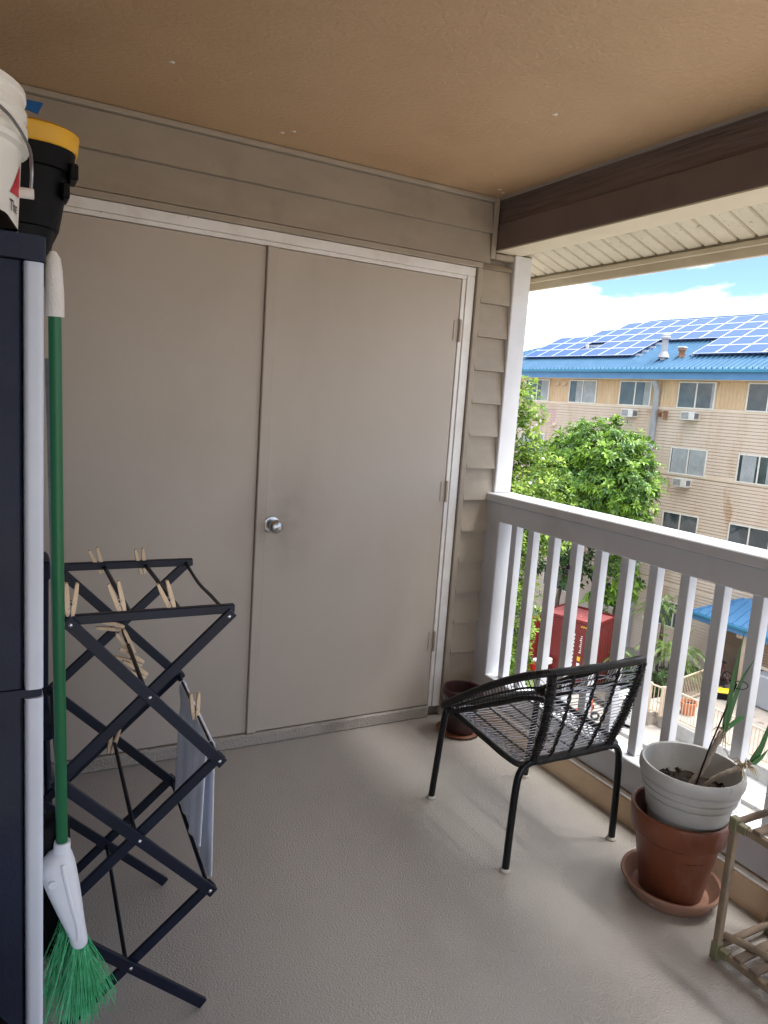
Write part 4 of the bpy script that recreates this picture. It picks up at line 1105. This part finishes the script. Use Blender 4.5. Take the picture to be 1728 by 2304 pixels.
# downpipe
dp = apart(MB().tube([(-.42, 19.20, 3.24), (-.22, 19.20, 2.95), (-.14, 19.20, 2.80), (-.14, 19.22, GZ)], .125, 14), 'downpipe', 'pipe_grey')
for z in (.5, -2.2, -4.8): apart(MB().lathe([(.132, -.05), (.140, -.05), (.140, .05), (.132, .05)], (-.14, 19.21, z), 14), 'pipe_collar', 'pipe_grey', dp)
apart(MB().box(-.30, -.03, 18.62, 18.66, 1.62, 1.98).box(-.30, -.26, 18.62, 18.95, 1.9, 1.95).box(-.3, -.03, 18.92, 18.96, 1.72, 1.98), 'pipe_bracket', 'rust', dp)
# small vent hoods under the eave and lower
for s, z in ((24.95, 2.98), (24.52, 2.98), (24.9, 1.05), (23.7, 1.05)):
    apart(MB().poly([(-.02, s - .12, z + .1), (-.02, s + .12, z + .1), (-.15, s + .12, z - .06), (-.15, s - .12, z - .06)]).poly([(-.02, s - .12, z + .1), (-.15, s - .12, z - .06), (-.02, s - .12, z - .06)]).poly([(-.02, s + .12, z + .1), (-.02, s + .12, z - .06), (-.15, s + .12, z - .06)]), 'vent_hood', 'far_band')
apart(MB().box(-.045, -.008, 24.9, 26.0, 1.05, 1.75), 'pink_panel', mat('pink_wall', (.50, .33, .34), (.44, .29, .30), rough=.8))

# through-wall air conditioners
def aircon(s, z, label):
    p = L((-.16, s, z - .17))
    a = thing('air_conditioner', label, 'air conditioner', p, RAD(FA), 'through-wall air conditioners on the beige building')
    x = lambda mb, n, m_, par=a: mb.build(n, m_, par, world=False)
    x(MB().box(-.24, .14, -.31, .31, 0, .34, .012), 'case', 'ac_white')
    x(MB().box(-.2455, -.2405, -.06, .27, .05, .30), 'grille', 'ac_grille')
    for k in range(5): x(MB().box(-.252, -.246, -.05, .26, .07 + .05 * k, .085 + .05 * k), 'slat', 'ac_white')
    x(MB().box(-.22, .06, -.3155, -.3105, .06, .28), 'side_louvre', 'ac_grille')
aircon(20.42, 1.80, 'white air conditioner in the wall left of the grey downpipe')
aircon(17.47, 1.83, 'white air conditioner below a top floor window right of the downpipe')
aircon(17.45, -.84, 'white air conditioner below the curtained second row window')

# ------------------------------------------------------------------ trees and plants
leaf_mat('leaf_big', (.03, .10, .012), (.30, .50, .05), rough=.38, trans=.35)
leaf_mat('leaf_small', (.05, .13, .012), (.36, .50, .055), rough=.45, trans=.4)
leaf_mat('leaf_palm', (.03, .07, .02), (.20, .30, .07), rough=.4, trans=.35)
leaf_mat('leaf_dark', (.015, .045, .01), (.08, .17, .03), rough=.45, trans=.3)
leaf_mat('petal', (.70, .62, .62), (.85, .83, .80), rough=.6, trans=.4)
mat('bark', (.17, .13, .10), (.09, .07, .05), rough=.9, scale=5, bump=.6, bscale=18)
def leaf(A, p, d, ln, w, nrm, droop=.25):
    d = d.normalized(); sd = d.cross(nrm)
    if sd.length < 1e-4: sd = d.cross(Vector((0, 0, 1)))
    if sd.length < 1e-4: sd = Vector((1, 0, 0))
    sd.normalize(); up = sd.cross(d)
    b = len(A.v); q = p + d * ln * .55 + up * ln * .04; e = p + d * ln - Vector((0, 0, 1)) * ln * droop
    A.v += [tuple(p), tuple(q + sd * w * .5 + up * w * .12), tuple(e), tuple(q - sd * w * .5 + up * w * .12), tuple(q)]
    A.face((b, b + 1, b + 4)); A.face((b + 1, b + 2, b + 4)); A.face((b + 2, b + 3, b + 4)); A.face((b + 3, b, b + 4))
def rosette_crown(blobs, n, ln, w, seed, per=9, outward=.75, lim=(0, 1)):
    """leaf rosettes spread over and inside overlapping uneven blobs"""
    rg = random.Random(seed); A = MB(); vol = [r[0] * r[1] * r[2] for _, r in blobs]; tot = sum(vol)
    for i in range(n):
        k = rg.random() * tot; j = 0
        while k > vol[j]: k -= vol[j]; j += 1
        c, r = blobs[j]; c = Vector(c)
        d = Vector((rg.gauss(0, 1), rg.gauss(0, 1), rg.gauss(.15, 1))).normalized()
        rad = (.45 + .55 * rg.random() ** .5) * (1 + .12 * math.sin(7 * d.x + 5 * d.z + seed) + rg.uniform(-.06, .10))
        p = c + Vector((d.x * r[0], d.y * r[1], d.z * r[2])) * rad
        ax = (d * outward + Vector((0, 0, .55)) + Vector((rg.uniform(-.4, .4), rg.uniform(-.4, .4), rg.uniform(-.2, .3)))).normalized()
        x, y, z = frame_from(ax); sz = rg.uniform(.55, 1.25); tone = rg.random() ** 1.3 * .8
        for q in range(per):
            a = 6.283 * q / per + rg.uniform(-.3, .3); el = rg.uniform(.15, .75)
            dd = (x * math.cos(a) + y * math.sin(a)) * math.cos(el) + z * math.sin(el)
            A.att = min(1, max(0, tone + rg.uniform(-.2, .25)))
            leaf(A, p + dd * .02, dd, ln * sz * rg.uniform(.7, 1.15), w * sz * rg.uniform(.75, 1.15), z, rg.uniform(.05, .35))
    return A
def trunk(A, p, q, r0, r1, n=7, wig=.06, seed=0):
    rg = random.Random(seed); p, q = Vector(p), Vector(q); N = 7
    pts = [p.lerp(q, i / N) + Vector((rg.uniform(-wig, wig), rg.uniform(-wig, wig), 0)) * (0 < i < N) for i in range(N + 1)]
    A.tube(pts, [r0 + (r1 - r0) * i / N for i in range(N + 1)], n); return pts[-1]

# big-leaved tree in front of the far building
t1 = thing('broadleaf_tree', 'round bright green broad leaved tree before the beige building', 'tree', (20.0, 17.9, GZ))
A = MB(); fork = Vector((20.0, 17.75, -3.4)); trunk(A, (20.0, 17.9, GZ), fork, .17, .12, seed=1)
BL = [((20.0, 17.9, .25), (1.5, 1.9, 1.15)), ((20.0, 17.1, -.9), (1.6, 1.7, 1.35)), ((20.1, 19.4, -.4), (1.3, 1.7, 1.0)), ((19.9, 18.3, -1.2), (1.6, 2.0, 1.1)), ((20.0, 16.1, -1.2), (1.1, 1.0, .95)),
      ((20.0, 20.6, -1.3), (1.0, 1.1, .9)), ((20.0, 18.9, .75), (.7, .6, .55)), ((20.0, 17.4, 1.0), (.7, .6, .55)), ((20.2, 16.5, .1), (.9, .8, .8)), ((19.9, 19.6, -2.2), (1.0, 1.2, .7)), ((20, 16.2, -2.2), (.9, .8, .6))]
for i, (c, r) in enumerate(BL): trunk(A, fork, Vector(c) + Vector((0, 0, -.2)), .075, .02, 6, .1, i + 3)
A.build('trunk', 'bark', t1)
BL = [((c[0], c[1] + .45, c[2]), (r[0], r[1] * 1.08, r[2])) for c, r in BL]
rosette_crown(BL, 2500, .28, .10, 21, per=8).build('crown', 'leaf_big', t1, attr=True)
# darker low branches of the same kind, left and right of it
t2 = thing('broadleaf_tree', 'darker broad leaved tree seen between the balusters above the red container', 'tree', (21.6, 21.5, GZ))
A = MB(); trunk(A, (21.6, 21.5, GZ), (21.5, 21.4, -4.6), .12, .07, seed=5); A.build('trunk', 'bark', t2)
rosette_crown([((21.4, 21.3, -3.9), (1.1, 1.7, 1.0)), ((21.2, 20.2, -5.0), (.8, .9, .8)), ((21.4, 22.6, -4.6), (.9, 1.0, .9))], 260, .34, .12, 33, per=8).build('crown', 'leaf_dark', t2, attr=True)
t3 = thing('broadleaf_tree', 'small broad leaved tree between the red container and the palms', 'tree', (21.9, 18.4, GZ))
A = MB(); trunk(A, (21.9, 18.4, GZ), (21.8, 18.3, -5.6), .10, .06, seed=6); A.build('trunk', 'bark', t3)
rosette_crown([((21.6, 18.2, -4.9), (.9, .95, 1.0)), ((21.4, 18.6, -5.9), (.7, .7, .6)), ((21.6, 17.9, -3.9), (.7, .6, .6))], 200, .34, .12, 35, per=8).build('crown', 'leaf_big', t3, attr=True)

# flowering tree close by, beyond the corner post
t4 = thing('flowering_tree', 'yellow green small leaved tree with pale flowers beside the corner post', 'tree', (5.7, 5.9, GZ))
A = MB(); trunk(A, (5.7, 5.9, GZ), (5.7, 5.75, -1.6), .12, .07, seed=8)
fb = [((5.75, 5.85, 1.35), (.42, .45, .62)), ((5.95, 5.65, .35), (.62, .55, .60)), ((5.55, 5.8, -.5), (.55, .6, .8)), ((6.1, 5.55, -.15), (.62, .5, .45)), ((5.7, 5.7, -1.6), (.55, .6, .9)), ((5.8, 5.6, -2.9), (.5, .55, .9)), ((5.8, 5.6, -4.2), (.5, .5, .9)), ((5.3, 6.1, .6), (.6, .6, 1.0))]
for i, (c, r) in enumerate(fb): trunk(A, (5.7, 5.75, -1.7), c, .03, .008, 5, .05, i + 40)
A.build('trunk', 'bark', t4)
fb = [((c[0] + .16, c[1] - .02, c[2]), (r[0] * .9, r[1] * .9, r[2])) for c, r in fb]
rosette_crown(fb, 4800, .095, .040, 51, per=7, outward=.6).build('crown', 'leaf_small', t4, attr=True)
rg = random.Random(77); A = MB()
for i in range(90):
    c, r = fb[rg.randrange(len(fb))]; d = Vector((rg.gauss(-.3, 1), rg.gauss(-.8, 1), rg.gauss(0, 1))).normalized()
    p = Vector(c) + Vector((d.x * r[0], d.y * r[1], d.z * r[2])) * rg.uniform(.9, 1.1); x, y, z = frame_from(d)
    A.att = rg.random()
    for k in range(5):
        a = 6.283 * k / 5; leaf(A, p, x * math.cos(a) + y * math.sin(a) + z * .3, .028, .022, z, .05)
A.build('flowers', 'petal', t4, attr=True)['kind'] = 'stuff'

# palms behind the fence
def palm(x, y, ztop, n, ln, label, seed, yellow=False, group='areca palms behind the fence', base=GZ + .22):
    rg = random.Random(seed); t = thing('palm', label, 'palm', (x, y, base), 0, group)
    A = MB()
    for k in range(4):
        dx, dy = rg.uniform(-.18, .18), rg.uniform(-.18, .18)
        trunk(A, (x + dx * .6, y + dy * .6, base), (x + dx, y + dy, ztop - rg.uniform(.1, .6)), .045, .03, 6, .02, seed + k)
    A.build('trunk', 'bark', t)
    A = MB()
    for k in range(n):
        a = 6.283 * k / n + rg.uniform(-.3, .3); el = rg.uniform(.35, 1.25); L_ = ln * rg.uniform(.75, 1.1)
        h = Vector((math.cos(a), math.sin(a), 0)); p0 = Vector((x + rg.uniform(-.15, .15), y + rg.uniform(-.15, .15), ztop - rg.uniform(0, .5)))
        pts = []
        for i in range(13):
            s_ = i / 12; pts.append(p0 + h * L_ * s_ * math.cos(el) * (1 + .2 * s_) + Vector((0, 0, L_ * (s_ * math.sin(el) - .85 * s_ * s_))))
        A.att = .9 if yellow else rg.uniform(.2, .6)
        A.tube(pts, [.012 * (1 - i / 14) for i in range(13)], 4, cap=False)
        sd0 = h.cross(Vector((0, 0, 1)))
        for i in range(2, 13):
            for sub in (0, .5):
                s_ = min(12, i + sub); p = pts[i] if sub == 0 else pts[i].lerp(pts[min(12, i + 1)], .5)
                d = (pts[min(12, i + 1)] - pts[i - 1]).normalized()
                for sg in (-1, 1):
                    A.att = min(1, max(0, (.75 if yellow else .4) + rg.uniform(-.35, .35)))
                    leaf(A, p, d * .8 + sd0 * sg + Vector((0, 0, .15)), L_ * .28 * (1 - .55 * abs(s_ / 12 - .35)), .028, Vector((0, 0, 1)), .35)
    A.build('fronds', 'leaf_palm', t, attr=True)
palm(20.6, 14.9, -5.0, 13, 1.5, 'tall areca palm with arching fronds near the middle balusters', 61)
palm(20.2, 14.3, -6.2, 12, 1.25, 'yellowish areca palm in front of the beige wall', 62, True)
palm(20.7, 14.05, -6.5, 12, 1.2, 'green areca palm left of the blue roofed shed', 63)
palm(19.4, 15.4, -6.9, 11, 1.0, 'low dark palm right of the red container', 64)
def shrub(x, y, r, h, n, label, m_, seed):
    t = thing('shrub', label, 'shrub', (x, y, GZ + .2), 0, 'shrubs in the planting bed'); A = MB()
    for k in range(5): trunk(A, (x, y, GZ + .1), (x + r * .5 * math.cos(k * 1.3), y + r * .5 * math.sin(k * 1.3), GZ + .2 + h * .6), .03, .01, 5, .02, k)
    A.build('stem', 'bark', t)
    rosette_crown([((x, y, GZ + .2 + h * .5), (r, r, h * .5))], n, .2, .05, seed, per=7).build('foliage', m_, t, attr=True)
shrub(19.0, 14.4, .7, 1.3, 130, 'dark leafy shrub behind the left fence panel', 'leaf_dark', 71)
shrub(20.1, 13.95, .6, 1.0, 110, 'low dark shrub behind the fence post', 'leaf_dark', 72)
shrub(21.4, 14.1, .6, .8, 90, 'low green shrub beside the shed', 'leaf_palm', 73)

# ------------------------------------------------------------------ red container
mat('container_red', (.145, .015, .012), (.115, .012, .010), rough=.45, scale=3, spots=(.22, .05, .035), spot_scale=5, spot_pos=.72)
mat('container_roof', (.30, .085, .08), (.24, .055, .05), rough=.55, scale=2, spots=(.55, .42, .40), spot_scale=3, spot_pos=.64)
mat('decal_white', (.75, .74, .72), rough=.5); mat('decal_yellow', (.75, .45, .03), rough=.5)
CW, CL, CH = 2.15, 1.85, 2.6
ct = thing('container', 'red corrugated steel shipping container standing in the yard', 'container', (17.86, 15.42, GZ), RAD(20))
x = lambda mb, n, m_, par=ct: mb.build(n, m_, par, world=False)
# local frame: x along its right side, y along its front face (leftwards), front face at x = 0
bx_ = MB()
bx_.box(0.06, CL, .05, CW - .05, .1, CH - .06)
x(bx_, 'box', 'container_red')
A = MB(); s = .05
while s < CL - .18:
    A.poly([(s, .05, .12), (s + .03, 0.012, .12), (s + .03, .012, CH - .1), (s, .05, CH - .1)]); A.poly([(s + .03, .012, .12), (s + .10, .012, .12), (s + .10, .012, CH - .1), (s + .03, .012, CH - .1)]); A.poly([(s + .10, .012, .12), (s + .13, .05, .12), (s + .13, .05, CH - .1), (s + .10, .012, CH - .1)])
    s += .2
x(A, 'corrugated_side', 'container_red')
fr = MB()
for (a, b) in ((0, 0), (CL - .08, 0), (0, CW - .08), (CL - .08, CW - .08)): fr.box(a, a + .08, b, b + .08, 0, CH)
for z in (.0, CH - .1): fr.box(0.08, CL - .08, 0, .06, z, z + .1).box(0.08, CL - .08, CW - .06, CW, z, z + .1).box(0, .06, .08, CW - .08, z, z + .1).box(CL - .06, CL, .08, CW - .08, z, z + .1)
x(fr, 'frame', 'container_red')
A = MB(); s = .1
while s < CL - .2:
    A.poly([(s, .06, CH - .055), (s + .04, .06, CH - .02), (s + .04, CW - .06, CH - .02), (s, CW - .06, CH - .055)]); A.poly([(s + .04, .06, CH - .02), (s + .1, .06, CH - .02), (s + .1, CW - .06, CH - .02), (s + .04, CW - .06, CH - .02)]); A.poly([(s + .1, .06, CH - .02), (s + .14, .06, CH - .055), (s + .14, CW - .06, CH - .055), (s + .1, CW - .06, CH - .02)])
    s += .2
x(A, 'roof_sheet', 'container_roof')
for (a, b) in ((.09, CW / 2 - .01), (CW / 2 + .01, CW - .09)): x(MB().box(-.012, .058, a, b, .12, CH - .12, .008), 'door_panel', 'container_red')
# open leaf on the left, swung forward
x(MB().box(-1.05, -.02, CW + .005, CW + .05, .12, CH - .16, .008), 'side_door', 'container_red')
# marks on the front face (short strokes stand for letters too small to read)
A = MB()
for k in range(9): A.box(-.018, -.0125, .46, .50 + .02 * (k % 3), 2.02 - .075 * k, 2.055 - .075 * k)
x(A, 'white_marks', 'decal_white')
A = MB()
for k in range(11): A.box(-.018, -.0125, .74, .79, 2.0 - .14 * k, 2.08 - .14 * k)
x(A, 'white_marks', 'decal_white')
x(MB().box(-.018, -.0125, .46, .58, 1.12, 1.28), 'yellow_label', 'decal_yellow'); x(MB().box(-.018, -.0125, .46, .58, .86, 1.04), 'white_label', 'decal_white')
x(MB().poly([(-.0135, .64, .58), (-.0135, .42, .58), (-.0135, .53, .78)]), 'warning_triangle', 'decal_yellow')
A = MB()
for k in range(4): A.poly([(-.0135, .56 - .08 * k, 2.36), (-.0135, .52 - .08 * k, 2.36), (-.0135, .48 - .08 * k, 2.42), (-.0135, .52 - .08 * k, 2.42)])
x(A, 'hazard_stripes', 'decal_yellow')

# red moped parked left of it
mat('moped_red', (.5, .04, .025), (.42, .03, .02), rough=.3, scale=5); mat('tyre', (.02, .02, .02), rough=.8)
mp_ = thing('moped', 'red and white moped parked beside the red container', 'moped', (16.9, 17.5, GZ), RAD(100))
x = lambda mb, n, m_, par=mp_: mb.build(n, m_, par, world=False)
for xx in (-.6, .6):
    w = x(MB().tube([(xx + .2 * math.cos(a), 0, .25 + .2 * math.sin(a)) for a in [i * 6.283 / 18 for i in range(18)]], .055, 8, closed=True), 'wheel', 'tyre')
    x(MB().lathe([(0, .03), (.15, .02), (.15, -.02), (0, -.03)], (xx, 0, .25), 14, axis=(0, 1, 0)), 'rim', 'steel', w)
x(loft(MB(), [((-.3, 0, .35), .42, .12, .7), ((-.3, 0, .55), .40, .15, .7), ((-.28, 0, .70), .34, .13, .7)], 16), 'body', 'moped_red')
x(MB().box(-.6, .02, -.13, .13, .705, .80, .03), 'seat', 'decal_white')
x(MB().box(-.05, .42, -.14, .14, .28, .34, .02), 'footboard', 'decal_white')
x(MB().bar((.42, 0, .30), (.56, 0, .95), .26, .09, up=(0, 1, 0), bev=.03), 'leg_shield', 'moped_red')
x(MB().tube([(.50, -.3, 1.0), (.55, 0, 1.02), (.50, .3, 1.0)], .018, 8).box(.5, .64, -.1, .1, .9, 1.06, .03), 'handlebar', 'moped_red')
x(MB().box(-.85, -.55, -.16, .16, .78, 1.0, .03), 'rear_box', 'decal_white')

# orange hand truck seen through the chair back
mat('safety_orange', (.75, .12, .02), (.62, .09, .015), rough=.45, scale=6)
ht = thing('hand_truck', 'orange metal hand truck standing on the pavement', 'hand truck', (16.6, 14.1, GZ), RAD(150))
x = lambda mb, n, m_, par=ht: mb.build(n, m_, par, world=False)
for y in (-.28, .28):
    x(MB().tube([(0, y, .12), (0, y, 1.35), (-.08, y * .8, 1.5)], .032, 8), 'upright', 'safety_orange')
    x(MB().tube([(-.14, y * 1.25 + .0 + .14 * 0, .14)] + [(-.14, y * 1.25, .14)], .01, 6).tube([(-.12 + .12 * math.cos(a), y * 1.3, .13 + .11 * math.sin(a)) for a in [i * 6.283 / 14 for i in range(14)]], .04, 6, closed=True), 'wheel', 'tyre')
for z in (.35, .65, .95, 1.25): x(MB().tube([(0, -.28, z), (0, .28, z)], .026, 8), 'rung', 'safety_orange')
x(MB().tube([(-.08, -.224, 1.5), (-.08, .224, 1.5)], .03, 8), 'grip_bar', 'safety_orange')
x(MB().box(0, .38, -.3, .3, .05, .075, .008), 'toe_plate', 'safety_orange')
x(MB().tube([(0, -.28, .35), (0, .28, 1.25)], .02, 6), 'brace', 'safety_orange')

# white equipment cabinet
wcab = thing('equipment_cabinet', 'white metal equipment cabinet on the pavement behind the chair', 'cabinet', (17.52, 13.25, GZ), RAD(18))
x = lambda mb, n, m_, par=wcab: mb.build(n, m_, par, world=False)
mat('cabinet_white', (.66, .66, .62), (.58, .58, .54), rough=.5, scale=3, spots=(.4, .37, .32), spot_scale=6, spot_pos=.74)
x(MB().box(-.52, .52, -.36, .36, .10, .86, .02), 'case', 'cabinet_white'); x(MB().box(-.54, .54, -.38, .38, .865, .92, .015), 'lid', 'cabinet_white')
x(MB().box(-.48, .48, -.32, .32, 0, .099), 'plinth', 'black_plastic')
for k in range(6): x(MB().box(-.5255, -.5205, -.30, -.02, .36 + .05 * k, .375 + .05 * k), 'louvre', 'ac_grille')
x(MB().box(-.526, -.5205, .12, .22, .60, .64), 'badge', 'ac_grille')
x(MB().box(.12, .124, -.3655, -.3605, .14, .84), 'door_seam', 'ac_grille')

# beige picket fences on the terrace
mat('fence_beige', (.55, .44, .33), (.48, .38, .27), rough=.5, scale=6, spots=(.30, .2, .13), spot_scale=9, spot_pos=.72)
def fence(p, q, z, label, h=.95, posts=None, pitch=.11):
    p, q = Vector((*p, z)), Vector((*q, z)); d = (q - p); n = max(2, int(d.length / pitch)); t = thing('fence', label, 'fence', (p + q) / 2, 0, 'beige picket fences in the yard')
    MB().bar(p + Vector((0, 0, h)), q + Vector((0, 0, h)), .05, .04).build('top_rail', 'fence_beige', t)
    MB().bar(p + Vector((0, 0, .10)), q + Vector((0, 0, .10)), .04, .04).build('bottom_rail', 'fence_beige', t)
    A = MB()
    for i in range(1, n): c = p.lerp(q, i / n); A.bar(c + Vector((0, 0, .10)), c + Vector((0, 0, h)), .018, .018)
    A.build('pickets', 'fence_beige', t)['kind'] = 'stuff'
    m_ = max(1, int(d.length / 2.2))
    for i in range(m_ + 1):
        c = p.lerp(q, i / m_); MB().box(c.x - .04, c.x + .04, c.y - .04, c.y + .04, z, z + h + .06, .008).build('post', 'fence_beige', t)
fence((17.95, 12.84), (18.02, 12.42), TZ, 'short beige fence piece behind the white equipment cabinet')
fence((19.35, 12.85), (22.0, 13.4), TZ, 'beige fence in front of the shrubs and the shed')
fence((18.16, 11.95), (18.40, 3.0), TZ + .03, 'long beige fence along the top of the retaining wall')
fence((18.10, 12.40), (19.30, 12.85), TZ, 'beige fence in front of the palms')

# terracotta tub, yellow lidded crate
mat('tub_orange', (.50, .17, .075), (.42, .13, .055), rough=.7, scale=4)
tc2 = Vector((19.12, 12.25, TZ))
tb2 = thing('planter_tub', 'round orange terracotta tub on the terrace behind the fence', 'pot', tc2)
MB().lathe([(0, 0), (.21, 0), (.235, .30), (.255, .31), (.262, .42), (.24, .425), (.22, .3), (0, .3)], tc2, 32).build('shell', 'tub_orange', tb2)
MB().lathe([(.225, .33), (.1, .34), (0, .34)], tc2, 20).build('soil', 'soil', tb2)
yc = thing('lidded_crate', 'black crate with a yellow lid on the terrace', 'crate', (21.5, 12.75, TZ), RAD(-40))
x = lambda mb, n, m_, par=yc: mb.build(n, m_, par, world=False)
x(MB().box(-.27, .27, -.20, .20, .05, .24, .02), 'box', 'black_plastic'); x(MB().box(-.29, .29, -.22, .22, .245, .32, .03), 'lid', mat('lid_yellow', (.80, .62, .03), (.7, .52, .02), rough=.4)); 
x(MB().box(-.26, -.2, -.19, .19, 0, .049).box(.2, .26, -.19, .19, 0, .049), 'feet', 'black_plastic'); x(MB().box(-.12, .12, -.10, .10, .3215, .335, .006), 'lid_grip', 'lid_yellow')

# blue roofed shed against the building
sh = thing('shed', 'small shed with blue metal hip roof against the building', 'shed', (23.2, 11.5, TZ))
mat('shed_wood', (.30, .21, .14), (.22, .15, .10), rough=.8, scale=3, stretch=(1, .3, 1)); mat('shed_grey', (.34, .35, .37), (.30, .31, .33), rough=.6, scale=2)
EX, RX, EZ, RZ, Y1, Y0 = 22.3, 23.6, -5.40, -4.72, 15.05, 4.5
A = MB().poly([(EX, Y0, EZ), (RX, Y0, RZ), (RX, Y1 - 1.15, RZ), (EX, Y1, EZ)]).poly([(EX, Y1, EZ), (RX, Y1 - 1.15, RZ), (RX + .5, Y1 - .9, RZ - .1), (RX + .5, Y1, EZ)]).poly([(RX, Y0, RZ), (RX + .4, Y0, RZ), (RX + .4, Y1 - 1.15, RZ), (RX, Y1 - 1.15, RZ)])
ro = A.build('roof', 'fascia_blue', sh)
y = Y0 + .2
while y < Y1 - .1:
    xm = RX if y < Y1 - 1.15 else EX + (RX - EX) * (Y1 - y) / 1.15; zm = EZ + (RZ - EZ) * (xm - EX) / (RX - EX)
    MB().bar((EX, y, EZ + .02), (xm, y, zm + .02), .03, .045).build('seam', 'fascia_blue', ro); y += .36
MB().bar((EX, Y1, EZ + .02), (RX, Y1 - 1.15, RZ + .02), .09, .05).build('hip_cap', 'fascia_blue', ro)
MB().box(EX - .10, EX, Y0, Y1, EZ - .12, EZ - .01, .02).build('gutter', 'gutter_teal', sh)
MB().box(EX + .002, EX + .04, Y0, Y1, EZ - .30, EZ - .005).box(EX + .041, RX + .5, Y1 - .04, Y1, EZ - .28, EZ - .005).build('fascia_board', 'fascia_blue', sh)
for yy in (12.95, 9.5, 6.0): MB().box(22.55, 22.68, yy - .07, yy + .07, TZ, EZ - .2, .01).build('post', 'fence_beige', sh)
MB().box(22.50, 22.75, 12.6, 13.25, EZ - .48, EZ - .31).build('bracket', 'fence_beige', sh)
for i in range(9):
    MB().box(22.62, 22.66, 7.0, 12.87, -6.58 + .10 * i, -6.495 + .10 * i, .006).build('board', 'shed_wood', sh)
MB().box(22.56, 22.72, 7.0, 12.87, -6.70, -6.60).build('sill_board', 'far_band', sh)
MB().box(22.00, 22.60, 8.0, 12.10, TZ + .02, -6.72, .03).build('counter', 'shed_grey', sh)
MB().box(23.70, 23.75, 6.0, 14.7, TZ, EZ - .1).build('rear_wall', 'shed_wood', sh)

# bicycle under the shed roof
by = thing('bicycle', 'dark red bicycle standing under the shed roof', 'bicycle', (22.55, 13.75, TZ), RAD(75))
mat('bike_red', (.16, .025, .022), rough=.4)
x = lambda mb, n, m_, par=by: mb.build(n, m_, par, world=False)
for xx in (-.5, .5):
    w = x(MB().tube([(xx + .32 * math.cos(a), 0, .34 + .32 * math.sin(a)) for a in [i * 6.283 / 24 for i in range(24)]], .022, 6, closed=True), 'wheel', 'tyre')
    A = MB()
    for k in range(10): a = 6.283 * k / 10; A.tube([(xx, 0, .34), (xx + .31 * math.cos(a), 0, .34 + .31 * math.sin(a))], .004, 4)
    x(A, 'spokes', 'steel', w)
x(MB().tube([(-.5, 0, .34), (-.05, 0, .32), (.35, 0, .75), (-.15, 0, .82), (-.05, 0, .32)], .02, 8).tube([(-.5, 0, .34), (-.15, 0, .82)], .014, 6).tube([(.35, 0, .88), (.5, 0, .34)], .018, 8), 'frame', 'bike_red')
x(MB().box(-.30, -.05, -.06, .06, .90, .95, .02).tube([(-.15, 0, .82), (-.17, 0, .91)], .014, 6), 'saddle', 'tyre')
x(MB().tube([(.30, -.28, 1.0), (.36, -.1, 1.02), (.36, .1, 1.02), (.30, .28, 1.0)], .014, 8).tube([(.35, 0, .86), (.36, 0, 1.02)], .016, 6), 'handlebar', 'steel')
